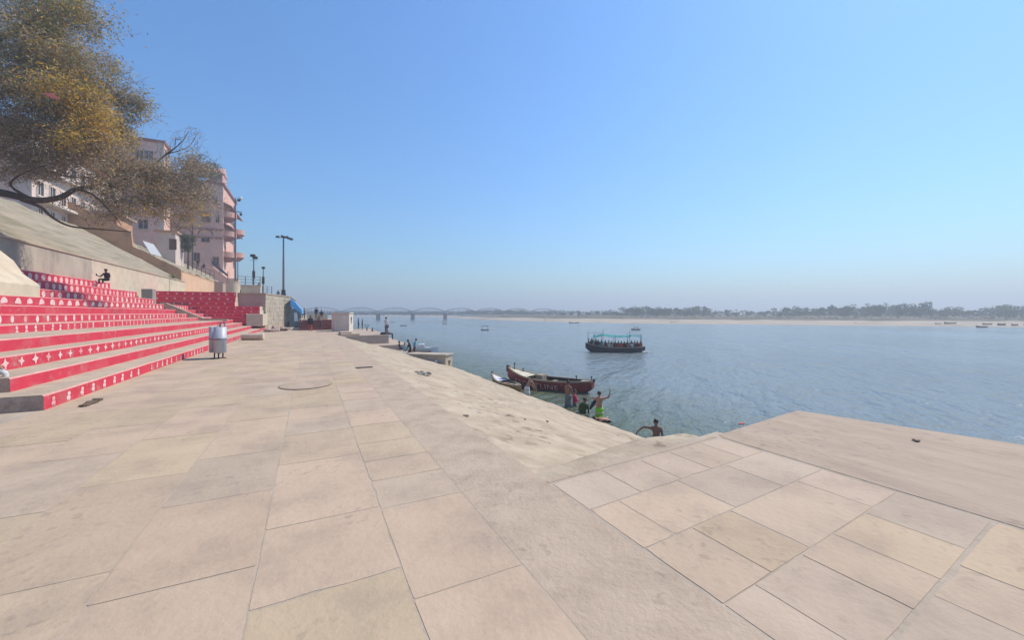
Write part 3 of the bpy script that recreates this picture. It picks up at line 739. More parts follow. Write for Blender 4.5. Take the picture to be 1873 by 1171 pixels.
o = mb.build('mooring_float', [m_dark], loc=(p2.x, p2.y, WZ+.05), smooth=True); tag(o, 'dark mooring float in the water at the corner of the concrete platform', 'float')

# ================================================================ PROMENADE FURNITURE
# pair of steel litter bins on one stand
x_, y_ = ground(399.5, 656)
Yb = (EYE) * F / (656 - HZ)
t = empty('litter_bin', (x_, y_, 0), R(20), 'pair of round steel litter bins hung on one stand beside the red steps', 'litter bin')
m_bin = surf('brushed_steel', (0.46,0.50,0.55), (0.39,0.43,0.48), scale=3, rough=0.45, metal=0.0, spec=0.6, coord='Object', stretch=(1,1,.2))
bh0, bh1 = .27, 1.50
for q, qy in ((.05, -.10), (-.04, .44)):
    mb = MB(); mb.lathe([(.20,bh0),(.25,bh0+.03),(.25,.85),(.26,.86),(.26,.97),(.25,.98),(.25,bh1),(.23,bh1),(.23,bh0+.2),(.02,bh0+.2)], (q, qy, 0), 28)
    b = mb.build('bin', [m_bin], t, smooth=True)
    mb = MB(); mb.lathe([(.253,.865),(.264,.872),(.264,.965),(.253,.972)], (q, qy, 0), 28); mb.build('band', [m_galv], b)
mb = MB()
for q in (-.42, .02, .52):
    mb.tube([(q*.35,.03,0),(q*.35,.03,.3)], .03, 8)
mb.box((-.3,-.1,0),(.3,.16,.03)); mb.build('stand', [m_dark], t)
mb = MB(); mb.tube([(.05,.03,.2),(.05,.03,1.62)], .025, 8); mb.tube([(-.02,.03,1.5),(-.02,.03,1.72),(.26,.06,1.72),(.26,.06,1.5)], .022, 8); mb.tube([(.1,.05,1.5),(.1,.05,1.7)], .02, 6); mb.build('handle', [m_steel], t)

# round stone bench drum lying by the steps
xa, ya = ground(483, 622); xb, yb = ground(452, 616)
mb = MB()
d = Vector((-1, .3, 0)); d.normalize()
mb.tube([(0,0,.25),(d.x*.03,d.y*.03,.25),(d.x*1.6,d.y*1.6,.25)], [.24,.27,.27], 18, 0)
t = mb.build('stone_column', [m_cream], loc=(xa, ya, .03), smooth=False); tag(t, 'pale round stone column lying on the paving beside the red steps', 'column')
# rubble heap by the terrace
mb = MB()
for i in range(22):
    a = rnd.uniform(-1.9, 1.9); b = rnd.uniform(-.7, .7)
    mb.ball((a, b, .1 + .28 * max(0, 1 - abs(a) / 2) ), (rnd.uniform(.2,.5), rnd.uniform(.2,.45), rnd.uniform(.12,.32)), 0, 7, 5, jit=.22)
x_, y_ = ground(512, 606)
o = mb.build('rubble_heap', [surf('pink_rubble', (0.47,0.36,0.30), (0.35,0.27,0.22), scale=3, rough=1, bump=.5)], loc=(x_, y_, 0), rz=R(70)); tag(o, 'low heap of pale rubble at the foot of the stone terrace', 'rubble')
# fallen stones, brown
x_, y_ = ground(474, 607)
mb = MB(); 
for i in range(7): mb.ball((rnd.uniform(-.9,.9), rnd.uniform(-.3,.3), .1), (rnd.uniform(.2,.35), rnd.uniform(.15,.3), rnd.uniform(.1,.2)), 0, 7, 5, jit=.25)
# broken round cover in the paving
x_, y_ = ground(560, 705)
t = empty('manhole_cover', (x_, y_, 0), 0, 'broken round stone cover with a dark cracked rim set in the promenade', 'manhole cover')
mb = MB(); n = 40; 
pts = [( .70*math.cos(2*math.pi*i/n)*(1+.02*rnd.uniform(-1,1)), .70*math.sin(2*math.pi*i/n)*(1+.02*rnd.uniform(-1,1)), .012) for i in range(n)]
mb.poly(pts); mb.build('slab', [m_plain], t)
mb = MB()
m_crack = surf('crack_dirt', (0.075,0.06,0.05), (0.045,0.036,0.03), scale=6, rough=1)
for i in range(n):
    a0 = 2*math.pi*i/n; a1 = 2*math.pi*(i+1)/n
    wd = lambda a: .006 + .055 * max(0, math.cos(a + 1.75)) ** 3 + .010 * rnd.random()
    w0, w1 = wd(a0), wd(a1)
    mb.poly([(.70*math.cos(a0), .70*math.sin(a0), .016), ((.70+w0)*math.cos(a0), (.70+w0)*math.sin(a0), .016), ((.70+w1)*math.cos(a1), (.70+w1)*math.sin(a1), .016), (.70*math.cos(a1), .70*math.sin(a1), .016)])
mb.build('cracked_rim', [m_crack], t)
# drain slot
x_, y_ = ground(666, 673)
t = empty('drain_grate', (x_, y_, 0), R(26.85) * -1 + R(26.85), 'small dark drain slot in the promenade near the bank edge', 'drain')
mb = MB(); mb.box((-.30,-.09,.004),(.30,.09,.012)); mb.build('slot', [m_crack], t)
mb = MB(); mb.box((-.33,.092,.0),(.33,.14,.03)); mb.build('lip', [m_tread], t)
# dirt and debris beside the lowest step
x_, y_ = ground(168, 738)
mb = MB()
for i in range(26): mb.ball((rnd.uniform(-.05,.05)+.0, rnd.uniform(-.42,.42), .02), (rnd.uniform(.03,.08), rnd.uniform(.05,.13), rnd.uniform(.015,.05)), 0, 6, 4, jit=.3)
o = mb.build('dirt_pile', [surf('brown_dirt', (0.17,0.12,0.085), (0.09,0.065,0.045), scale=7, rough=1)], loc=(x_, y_, 0)); tag(o, 'small dark dirt pile at the foot of the nearest red step', 'debris')
def bank_point(u, v):
    z = 0.0
    for _ in range(30): 
        x, y = ground(u, v, z); z = .5*z + .5*bank_z(x, y)
    return x, y, bank_z(x, y)
x_, y_, z_ = bank_point(770, 684)
mb = MB()
for i in range(16): mb.ball((rnd.uniform(-.32,.32), rnd.uniform(-.5,.5), .02), (rnd.uniform(.04,.10), rnd.uniform(.05,.13), rnd.uniform(.02,.05)), i % 2, 7, 5, jit=.3)
mb.ball((0,0,.01), (.42,.6,.018), 1, 12, 4, jit=.2)
o = mb.build('rag_heap', [flat('dark_green_rag', (.12,.12,.085)), flat('grey_rag', (.27,.23,.18))], loc=(x_, y_, z_)); tag(o, 'heap of dark wet rags lying on the sloping bank', 'debris')
def scrap(u, v, size, colr, name, label, cat):
    x, y, z = bank_point(u, v)
    mb = MB()
    for i in range(3): mb.ball((rnd.uniform(-.4,.4)*size, rnd.uniform(-.4,.4)*size, size*.2), (size*rnd.uniform(.3,.5), size*rnd.uniform(.3,.5), size*.25), 0, 7, 5, jit=.3)
    o = mb.build(name, [flat(name + '_surface', colr)], loc=(x, y, z)); tag(o, label, cat)
scrap(832, 720, .07, (.75,.75,.72), 'paper_scrap', 'white crumpled paper scrap on the sloping bank', 'litter')
scrap(852, 762, .09, (.30,.23,.175), 'mud_lump', 'brown mud lump at the top of the bank', 'debris')
scrap(1000, 772, .07, (.13,.10,.08), 'stone_chip', 'dark stone chip low on the bank above the bathers', 'stone')
scrap(960, 768, .06, (.16,.12,.09), 'stone_chip', 'small brown stone chip in the middle of the bank', 'stone')
x_, y_ = ground(1676, 808, 0)
mb = MB(); 
for i in range(4): mb.ball((rnd.uniform(-.06,.06), rnd.uniform(-.04,.04), .02), (.035,.024,.014), 0, 7, 5, jit=.3)
o = mb.build('mud_lump', [flat('wet_mud', (.17,.13,.10))], loc=(x_, y_, .004)); tag(o, 'dark mud lump on the outer concrete platform', 'debris')
x_, y_ = ground(1356, 776, WZ)
mb = MB(); mb.ball((0,0,0), (.17,.08,.03), 0, 8, 5, jit=.3); mb.ball((.12,.09,0), (.1,.06,.025), 0, 8, 5, jit=.3)
o = mb.build('floating_cloth', [flat('red_cloth', (.50,.13,.11))], loc=(x_, y_, WZ+.02)); tag(o, 'scrap of red cloth floating beside the concrete platform', 'litter')
# leaning white board and shrub pot on upper slope
x_, y_, Y_ = at_s(279, 78)
t = empty('white_board', (x_, y_, height(467, Y_)), R(48), 'blank white board leaning on the slope above the brown wall', 'board')
mb = MB(); hh = height(443, Y_) - height(467, Y_)
mb.prism([(-1.3,hh),(.1,hh*.86),(1.3,-.05),(-.3,.22)], -.04, .04, axis='y'); mb.build('panel', [m_whitepaint], t)
mb = MB(); mb.tube([(-.2,.1,hh*.5),(-.1,.9,-1.2)], .04, 6); mb.tube([(.4,.1,hh*.3),(.5,.9,-1.4)], .04, 6); mb.build('prop', [m_dark], t)

# ================================================================ BUILDINGS
m_pink = surf('pink_limewash', (0.68,0.37,0.29), (0.57,0.31,0.245), scale=0.35, rough=0.95, bump=0.2, bscale=4, stain=(0.36,0.25,0.21), stain_scale=0.25, stain_amt=0.55, detail=9)
m_pink2 = surf('rose_limewash', (0.82,0.50,0.40), (0.72,0.43,0.34), scale=0.35, rough=0.95, bump=0.2, bscale=4, stain=(0.33,0.25,0.22), stain_scale=0.3, stain_amt=0.6, detail=9)
m_pale = surf('pale_pink_limewash', (0.66,0.54,0.47), (0.58,0.46,0.40), scale=0.4, rough=0.95, bump=0.2, bscale=4, stain=(0.42,0.34,0.29), stain_scale=0.4, stain_amt=0.5)
m_redtrim = surf('brick_red_trim', (0.34,0.13,0.10), (0.27,0.10,0.08), scale=1.0, rough=0.9)
m_win = surf('dark_window', (0.035,0.035,0.04), (0.055,0.05,0.05), scale=.8, rough=0.25, spec=.5)
m_shut = surf('brown_shutter', (0.16,0.075,0.055), (0.12,0.055,0.045), scale=1.2, rough=.8)
m_trimw = surf('white_trim', (0.70,0.64,0.58), (0.6,0.54,0.49), scale=1, rough=.9)
m_bluesheet = surf('navy_sheet', (0.05,0.075,0.15), (0.04,0.055,0.11), scale=1, rough=.7)

def window(parent, face, a, z, w, h, plane, mat=None, arch=False, bars=True, trim=None):
    """face 'y': wall looking back along the promenade at y=plane, a = x centre; face 'x': wall over the river at x=plane, a = y centre"""
    def P(p, q, d): return (a + p, plane - d, z + q) if face == 'y' else (plane + d, a + p, z + q)
    def bx(mb, p0, p1, q0, q1, d0, d1, mi=0): mb.box(P(p0, q0, d0), P(p1, q1, d1), mi)
    t = .09
    mb = MB(); 
    bx(mb, -w/2-t, -w/2, -h/2-t, h/2+t, -.02, .10); bx(mb, w/2, w/2+t, -h/2-t, h/2+t, -.02, .10)
    bx(mb, -w/2, w/2, h/2, h/2+t, -.02, .10); bx(mb, -w/2-.15, w/2+.15, -h/2-t-.05, -h/2, -.02, .2)
    if bars: bx(mb, -.035, .035, -h/2, h/2, .012, .06)
    f = mb.build('window', [trim or m_pink], parent)
    mb = MB(); bx(mb, -w/2, w/2, -h/2, h/2, -.01, .008); mb.build('pane', [mat or m_win], f)
    if arch:
        mb = MB(); n = 12; ro, ri = w*.95, w*.80
        for i in range(n):
            a0 = math.pi*i/n; a1 = math.pi*(i+1)/n
            c = lambda r, an, d: P(r*math.cos(an), h/2 + .25 + r*math.sin(an), d)
            mb.poly([c(ri,a0,.12), c(ro,a0,.12), c(ro,a1,.12), c(ri,a1,.12)])
            mb.poly([c(ro,a0,.12), c(ro,a0,-.02), c(ro,a1,-.02), c(ro,a1,.12)]); mb.poly([c(ri,a1,.12), c(ri,a1,-.02), c(ri,a0,-.02), c(ri,a0,.12)])
        mb.build('arch', [m_redtrim], f)
    return f

# far palace with balconies
fy = 126.0; xc, _, Yc = at_s(408, fy); xw0 = xc - 24
zb = 6.0; ztop = height(337, Yc)
yend = at_t(431, xc)[1]
t = empty('riverside_palace', (0,0,0), 0, 'tall pink riverside building with round balconies and arched windows', 'building')
mb = MB(); mb.box((xw0, fy, zb), (xc, yend, ztop)); mb.build('wall', [m_pink2], t)
for q, z_ in enumerate([height(v, Yc) for v in (419, 434)]):
    mb = MB(); mb.box((xw0, fy-.35, z_-.22), (xc+.3, fy-.001, z_+.1)); mb.build('cornice', [m_pink], t)
    mb = MB()
    pr = [(xw0, z_-.222)]
    for i in range(26): pr += [(xw0+.4+i*.92, z_-.3), (xw0+.4+i*.92, z_-.6), (xw0+.65+i*.92, z_-.6), (xw0+.65+i*.92, z_-.3)]
    pr += [(xc, z_-.3), (xc, z_-.222)]; pr[0] = (xw0, z_-.222); pr.insert(1, (xw0, z_-.3))
    mb.prism(pr, fy-.3, fy-.002, axis='y')
    mb.build('bracket_row', [m_redtrim], t)
mb = MB(); mb.box((xw0-.2, fy-.4, ztop-.3), (xc+.4, yend+.2, ztop+.25)); 
mb.build('roof_slab', [m_redtrim], t)
mb = MB(); mb.box((xw0, fy-.1, ztop+.252), (xc-6, yend, ztop+1.4)); mb.box((xc-3.4, fy+.5, ztop+.254), (xc-.2, fy+6, ztop+3.0)); mb.prism([(fy+.3, ztop+3.002),(fy+3.2, ztop+5.0),(fy+6.2, ztop+3.002)], xc-3.6, xc, axis='x'); mb.build('roof_room', [m_pink], t)
for u_, v_, w_, h_, ar, mt in ((377,397,1.9,2.5,0,m_shut),(338,398,2.1,2.4,0,m_shut),(302,398,2.0,2.4,0,m_shut),(376,437,1.7,1.6,1,m_win),(337,438,1.9,1.9,1,m_win),(300,438,1.9,1.9,1,m_win),(377,362,1.6,2.2,0,m_shut),(345,362,1.6,2.2,0,m_shut),(393,366,1.0,1.8,0,m_win),(398,400,.7,2.0,0,m_win),(395,478,1.2,2.2,0,m_shut),(360,470,1.2,2.0,0,m_win)):
    xx, _, YY = at_s(u_, fy); window(t, 'y', xx, height(v_, YY), w_, h_, fy, mt, bool(ar))
ys = lin(fy + 1.5, yend - 1.5, 4)
def balcony(yc, z, r, deep):
    mb = MB(); prof_ = []
    n = 12
    def ring(rr, zz): return [(xc + .001 + deep*rr*math.sin(math.pi*i/n), yc - r*rr*math.cos(math.pi*i/n), zz) for i in range(n+1)]
    a = ring(.55, z-1.3); b = ring(1.0, z-.25); c = ring(1.0, z+1.15); d = ring(.93, z+1.15); e = ring(.93, z)
    for i in range(n):
        mb.poly([a[i], a[i+1], b[i+1], b[i]], 1)
        mb.poly([b[i], b[i+1], c[i+1], c[i]]); mb.poly([c[i], c[i+1], d[i+1], d[i]]); mb.poly([d[i], d[i+1], e[i+1], e[i]])
    mb.poly(list(reversed(a)), 1); mb.poly(e)
    bl = mb.build('balcony', [m_pink, m_redtrim], t)
for (vv, yk) in ((470, fy+2.6),(470, yend-3.2),(432, fy+2.4),(428, yend-3.0),(397, fy+2.6)):
    YY = CY*yk + SY*xc; balcony(yk, height(vv, YY), 2.2, 2.6)
for vv in (458, 418, 385):
    for yk in (fy+2.6, yend-3.1): 
        YY = CY*yk + SY*xc; window(t, 'x', yk, height(vv, YY), 1.3, 2.6, xc, m_shut)
for vv in (375, 412):
    YY = CY*(fy+4) + SY*xc
    mb = MB(); z_ = height(vv, YY); mb.prism([(xc+.001, z_),(xc+1.9, z_-1.0),(xc+1.9, z_-1.2),(xc+.001, z_-.3)], fy+.3, yend-.3, axis='y'); mb.build('sunshade', [m_redtrim], t)
# stair with navy handrail sheet in front of it
xs_, ys_, Ys_ = at_s(390, 112)
t = empty('stair_ramp', (0,0,0), 0, 'outside stair with a navy handrail in front of the pink balconied building', 'stair')
xa, _, Ya = at_s(388, 112); xb, _, Yb = at_s(417, 112)
za, zb_ = height(478, Ya), height(503, Yb)
mb = MB(); mb.prism([(xa, za-1.2),(xb, zb_-.8),(xb+2, zb_-.8),(xb+2, 5),(xa, 5)], 111.9, 113.6, axis='y'); mb.build('flight', [m_pink2], t)
mb = MB(); mb.prism([(xa, za+.1),(xb, zb_+.1),(xb, zb_-.5),(xa, za-.5)], 111.7, 111.86, axis='y'); mb.build('handrail', [m_bluesheet], t)
for k in (0, .5, 1):
    mb = MB(); x_ = xa + (xb-xa)*k; z_ = za + (zb_-za)*k; mb.box((x_-.06,111.72,z_-1.3),(x_+.06,111.84,z_+.8)); mb.build('post', [m_steel], t)
# pale wall strip / lane parapet with railing near the shrub
xa, ya, Ya = at_s(352, 100); xb, yb, Yb = at_s(392, 100)
zz = height(486, Ya)
t = empty('railing', (xa, 100, zz - .9), 0, 'dull red pipe railing on the slope below the pink balconied building', 'railing')
for i in range(6):
    k = i/5; mb = MB(); mb.tube([((xb-xa)*k, 0, -1.6*k - .6), ((xb-xa)*k, 0, -1.6*k + 1.5)], .05, 6); mb.build('post', [m_shut], t)
for q in (.6, 1.45):
    mb = MB(); mb.tube([(0,0,q),((xb-xa),0,q-1.6)], .045, 6); mb.build('rail', [m_shut], t)

# tall rose building behind the trees
fy = 98.0; xc, _, Yc = at_s(299, fy); xw0 = xc - 26
zb = 8; ztop = height(262, Yc)
t = empty('rose_house', (0,0,0), 0, 'tall dull rose building with paired roof storey windows rising behind the big tree', 'building')
yend = at_t(311, xc)[1]
mb = MB(); mb.box((xw0, fy, zb), (xc, yend, ztop)); mb.build('wall', [m_pink2], t)
mb = MB(); mb.box((xw0-.2, fy-.3, ztop+.002), (xc+.25, yend+.2, ztop+.45)); mb.build('roof_slab', [m_redtrim], t)
mb = MB(); mb.box((xc-.75, fy-.2, zb), (xc+.12, fy-.001, ztop-.01)); mb.build('corner_pilaster', [m_pale], t)
mb = MB(); mb.box((xw0, fy-.25, height(312, Yc)), (xc-.76, fy-.002, height(308, Yc))); mb.build('cornice', [m_pink], t)
for u_, v_ in ((256,283),(272,284),(225,282),(208,282),(262,330),(235,330),(285,330),(262,372),(235,372),(288,372),(205,330),(175,330),(262,410),(230,410)):
    xx, _, YY = at_s(u_, fy); window(t, 'y', xx, height(v_, YY), 1.35, 1.75, fy, m_win, trim=m_pale)
for v_ in (284, 330, 372):
    for q in (.3, .7):
        yk = fy + (yend-fy)*q; YY = CY*yk + SY*xc; window(t, 'x', yk, height(v_, YY), 1.3, 1.7, xc, m_win, trim=m_pale)
# lower pale house at the left
xc, yc0, Yc = at_t(58, -29.0); yend = 92
ztop = height(238, Yc); zb = 10
t = empty('pale_house', (0,0,0), 0, 'pale pink three storey house on top of the hill behind the branches', 'building')
xl_ = at_s(23, yc0)[0]
mb = MB(); mb.box((xl_, yc0, zb), (-29, yend, ztop)); mb.build('wall', [m_pale], t)
mb = MB(); mb.box((xl_-.3, yc0-.3, ztop+.002), (-28.6, yend+.3, ztop+.35)); mb.build('roof_slab', [m_redtrim], t)
mb = MB(); mb.box((-28.999, yc0-.1, height(300, Yc)-.15), (-28.2, yend, height(300,Yc)+.15)); mb.box((-28.999, yc0-.1, height(362, Yc)-.15), (-28.0, yend, height(362,Yc)+.15)); mb.build('floor_band', [m_trimw], t)
yy = yc0 + 1.6
while yy < yend - 1:
    for z_ in (height(338, Yc), height(275, Yc)): window(t, 'x', yy, z_, 1.15, 1.7, -29, m_win, trim=m_trimw)
    window(t, 'x', yy, height(384, Yc)-.2, .9, 1.7, -29, m_shut, trim=m_trimw)
    yy += 2.5
xx = -30.3
while xx > xl_ + .6:
    for z_ in (height(338, Yc), height(275, Yc)): window(t, 'y', xx, z_, 1.0, 1.6, yc0, m_win, trim=m_pale)
    xx -= 1.9
# small low white block and brown shed on the slope
xa, ya, Ya = at_s(300, 88); xb, _, _ = at_s(321, 88)
t = empty('whitewashed_hut', (0,0,0), 0, 'whitewashed hut on the slope to the right of the white board', 'hut')
mb = MB(); mb.box((xa-1, 88, 8), (xb, 93, height(424, Ya))); mb.build('wall', [m_pale], t)
mb = MB(); mb.box((xa-1.3, 87.6, height(424,Ya)+.002), (xb+.3, 93.3, height(424,Ya)+.25)); mb.build('roof', [m_brown], t)
mb = MB(); mb.box((xa+.7, 87.93, height(456,Ya)), (xa+1.7, 87.999, height(436,Ya))); mb.build('door', [m_shut], t)
xa, ya, Ya = at_s(160, 82); xb, _, _ = at_s(214, 82)
t = empty('brown_shed', (0,0,0), 0, 'brown roadside shed with a red framed front under the branches', 'shed')
z0 = height(416, Ya) - 3; z1 = height(388, Ya)
mb = MB(); mb.box((xa-4, 82, z0), (xb, 88, z1)); mb.build('wall', [m_brown], t)
mb = MB()
for q in (xa-.1, xb-.35): mb.box((q, 81.9, z0), (q+.3, 81.999, z1-.1))
mb.box((xa+.21, 81.89, z1-.45), (xb-.36, 81.99, z1-.1)); mb.build('red_frame', [m_redtrim], t)
mb = MB(); mb.box((xa-4.3, 81.3, z1+.002), (xb+.5, 88.3, z1+.3)); mb.build('roof', [m_pinkwall], t)

# ================================================================ TREES
m_leaf = leafmat('leaves'); m_leaf2 = leafmat('dry_leaves', .55)
m_bark = surf('tree_bark', (0.115,0.075,0.055), (0.07,0.047,0.036), scale=4.0, rough=1.0, bump=0.8, bscale=20, stretch=(1,1,.35))
m_twig = surf('grey_twigs', (0.34,0.275,0.225), (0.24,0.19,0.155), scale=3.0, rough=1.0)
def cam_pt(u, v, Y):
    x, y = place(u, Y); return Vector((x, y, height(v, Y)))
def leaf(mb, cols, p, ln, wd, col, droop=0.4):
    d = Vector((rnd.gauss(0,1), rnd.gauss(0,1), rnd.gauss(-droop,.6))); d.normalize()
    a = d.cross(Vector((rnd.gauss(0,1), rnd.gauss(0,1), rnd.gauss(0,1)))).normalized() * wd * .5
    q = p + d * ln * .5; e = p + d * ln
    mb.poly([p, q + a, e, q - a]); cols.append(col)
LP = {'brown': [(.47,.335,.215),(.40,.285,.185),(.53,.395,.26),(.34,.245,.165),(.56,.44,.30),(.45,.345,.20)],
      'olive': [(.34,.31,.12),(.29,.28,.115),(.42,.37,.15),(.24,.25,.115)],
      'gold': [(.72,.42,.07),(.74,.50,.10),(.62,.35,.07),(.60,.49,.13)],
      'green': [(.20,.25,.11),(.17,.21,.105),(.27,.30,.13)]}
# the big tree: clusters at their own places in space (u, v, depth, radius, weights)
def big_tree():
    TY = 1.2
    cam_pt = lambda u, v, Y: globals()['cam_pt'](u, v, Y * TY)
    t = empty('leaning_tree', (*place(-230, 21.0*TY), 4.2), 0, 'big tree with brown and golden leaves and drooping bare branches leaning in from the left', 'tree')
    o0 = Vector(t.location)
    trunk_top = cam_pt(-190, 300, 21.5)
    mb = MB()
    def limb(pts, r0, r1, mb=mb, sides=9):
        n = len(pts); pp = []
        P = [Vector(p) - o0 for p in pts]
        # smooth polyline
        for i in range(n - 1):
            for k in range(4):
                f = k / 4; a = P[max(i-1,0)]; b = P[i]; c = P[i+1]; d = P[min(i+2,n-1)]
                pp.append(.5*((2*b) + (c-a)*f + (2*a-5*b+4*c-d)*f*f + (3*b-a-3*c+d)*f*f*f))
        pp.append(P[-1])
        r0 *= TY; r1 *= TY; m = len(pp); mb.tube(pp, [r0 + (r1-r0)*i/(m-1) for i in range(m)], sides)
    limb([o0 - Vector((0,0,1.3)), o0 + Vector((.3,.2,1.6)), cam_pt(-205,400,21.3), trunk_top], .62, .42)
    mb.build('trunk', [m_bark], t, smooth=True)
    limbs = [
        ([(-190,330,21.4),(-90,345,20.5),(0,352,20),(62,366,20),(110,361,20.5),(142,345,21),(196,338,22),(260,322,23),(330,318,24.5)], .23, .03),
        ([(40,366,20),(75,379,20),(95,397,20.4),(130,414,21),(190,420,22),(240,424,22.6)], .085, .02),
        ([(142,346,21),(170,356,21),(200,385,21.6),(222,412,22)], .07, .015),
        ([(-190,300,21.5),(-60,285,21.5),(0,272,21.5),(60,302,21.5),(120,322,22),(180,325,22.5)], .14, .025),
        ([(-190,300,21.5),(-110,180,21),(-30,90,21),(60,40,21.5),(120,20,22)], .24, .03),
        ([(-110,180,21),(0,170,20.4),(90,150,21),(160,160,22),(220,185,23)], .15, .02),
        ([(-30,90,21),(-10,0,21),(20,-80,21.5),(60,-150,22)], .15, .03),
        ([(0,272,21.5),(70,240,21.5),(140,230,22),(200,240,23)], .10, .02),
        ([(62,366,20),(20,340,19.6),(40,318,19.4),(90,300,20)], .07, .02),
        ([(196,338,22),(240,350,22.8),(290,362,23.5),(340,368,24.2)], .06, .015),
        ([(260,322,23),(300,285,23.8),(330,262,24.2),(345,240,24.4)], .05, .01),
        ([(300,285,23.8),(318,272,24),(322,250,24)], .03, .01),
        ([(310,280,23.9),(345,268,24.6),(362,240,25)], .03, .008),
        ([(330,318,24.5),(358,300,25),(370,282,25.2),(396,300,25.6)], .03, .008),
        ([(330,318,24.5),(365,328,25),(385,332,25.5)], .025, .008),
    ]
    for pts, r0, r1 in limbs:
        b = MB(); limb([cam_pt(*p) for p in pts], r0, r1, b, 8); b.build('branch', [m_bark], t, smooth=True)
    mb = MB(); cols = []; tw = MB()
    #  u, v, Y, rad_u(px), rad_v(px), count, weights(brown, olive, gold, green), twigs
    C = [(-60,30,21,110,90,4200,(.55,.25,.05,.15),160),(40,10,21,80,60,4200,(.5,.22,.12,.16),160),(105,20,21.5,50,42,2000,(.45,.25,.2,.1),110),(128,12,21.8,32,40,900,(.3,.3,.35,.05),90),
         (20,90,20.5,90,60,4200,(.62,.22,.06,.10),160),(95,85,21,50,45,2000,(.6,.2,.15,.05),120),
         (-40,160,20.5,90,70,3200,(.7,.15,.05,.1),120),(60,160,20.5,80,55,4200,(.66,.16,.10,.08),170),(130,150,21,45,45,2200,(.45,.2,.32,.03),120),(170,150,22,45,42,1100,(.62,.28,.04,.06),150),
         (210,180,22.6,38,45,1000,(.5,.38,.04,.08),140),(155,205,21.0,46,44,3200,(.08,.14,.77,.01),60),(190,225,21.5,42,38,2700,(.12,.12,.75,.01),60),(130,30,21.2,36,44,1500,(.20,.52,.25,.03),60),(100,60,20.8,40,40,1500,(.35,.40,.20,.05),60),(128,195,21.2,30,35,900,(.35,.25,.38,.02),70),
         (20,225,20.3,80,50,4000,(.86,.08,.0,.06),170),(95,230,20.8,60,45,2900,(.80,.1,.05,.05),140),(222,215,22.8,26,45,900,(.25,.45,.05,.25),80),(232,252,23,26,22,800,(.2,.3,.45,.05),60),
         (30,285,20.5,90,40,3600,(.92,.06,0,.02),200),(120,280,21.2,70,42,3300,(.9,.07,.02,.01),190),(190,285,22,55,38,2600,(.78,.12,.08,.02),150),(90,318,20.6,60,22,1000,(.95,.05,0,0),130),
         (240,300,23,50,30,1500,(.8,.15,.04,.01),120),(200,340,22,60,34,2200,(.74,.16,.09,.01),150),(265,345,23.2,58,38,2600,(.72,.16,.11,.01),170),(320,335,24,52,40,2500,(.86,.12,.02,0),170),
         (240,385,22.5,55,32,2000,(.55,.22,.22,.01),120),(185,388,21.8,40,26,800,(.7,.22,.08,0),90),(290,385,23.5,45,28,1500,(.52,.2,.28,0),100),(345,368,24.5,40,34,1500,(.9,.1,0,0),120),(340,300,24.4,45,25,900,(.78,.22,0,0),120),(365,340,25,28,24,600,(.95,.05,0,0),90),
         (365,385,24.6,14,10,160,(0.1,.1,.8,0),10),(170,315,21.8,50,22,900,(.86,.1,.04,0),90)]
    for (u, v, Y, ru, rv, n, wt, nt_) in C:
        c = cam_pt(u, v, Y) - o0; sx_ = ru / F * Y * TY; sz_ = rv / F * Y * TY; sd_ = min(sx_, sz_) * 1.3
        right = Vector((CY, -SY, 0)); fwd = Vector((SY, CY, 0))
        # sub-clumps give the crown its uneven density
        subs = [(Vector((rnd.gauss(0,.5), rnd.gauss(0,.5), rnd.gauss(0,.5))), rnd.uniform(.7,1.12), rnd.random()) for _ in range(9)]
        def samp():
            s_, k_, h_ = rnd.choice(subs)
            q = s_ + Vector((rnd.gauss(0,.26), rnd.gauss(0,.26), rnd.gauss(0,.26)))
            return c + right * (q.x * sx_) + fwd * (q.y * sd_) + Vector((0,0,q.z * sz_)), k_, h_
        dens_ = 1.75 if v < 200 else (1.6 if v < 260 else (1.0 if v < 305 else .8))
        for _ in range(int(n * dens_)):
            p, k_, h_ = samp()
            r = rnd.random(); key = 'brown' if r < wt[0] else ('olive' if r < wt[0]+wt[1] else ('gold' if r < wt[0]+wt[1]+wt[2] else 'green'))
            cc = rnd.choice(LP[key]); cc = tuple(x * k_ for x in cc)
            leaf(mb, cols, p, rnd.uniform(.12,.27), rnd.uniform(.035,.08), cc)
        for _ in range(int(nt_ * (1.0 if v < 200 else 2.2))):
            p, k_, h_ = samp()
            d = Vector((rnd.gauss(.25,.6), rnd.gauss(0,.6), rnd.gauss(-.05,.45))); d.normalize(); ln = rnd.uniform(.4, 1.1)
            mid = p + d*ln*.5 + Vector((rnd.gauss(0,.06), rnd.gauss(0,.06), rnd.gauss(.03,.06)))
            tw.tube([p, mid, p + d*ln], [.013,.009,.004], 3, cap=False)
    # bare twigs reaching out on the skyline
    for (u, v, Y) in [(160,30,22),(172,60,22.2),(200,110,22.6),(228,150,23),(245,180,23.2),(250,210,23.3),(345,240,24.5),(322,250,24),(362,242,25),(330,262,24.2),(372,285,25.2),(395,300,25.6),(385,332,25.6),(405,335,26),(310,270,24),(350,275,24.8),(300,262,24),(360,262,25)]:
        for _ in range(16):
            p = cam_pt(u + rnd.gauss(0,9), v + rnd.gauss(6,10), Y) - o0
            d = Vector((rnd.gauss(.35,.5), rnd.gauss(-.2,.5), rnd.gauss(.45,.5))).normalized(); ln = rnd.uniform(.35,.8)
            tw.tube([p - d*ln*.5, p + Vector((rnd.gauss(0,.04),0,rnd.gauss(0,.04))), p + d*ln*.5], [.014,.010,.004], 3, cap=False)
    mb.build('crown', [m_leaf2], t, colors=cols)
    tw.build('twigs', [m_twig], t)
big_tree()
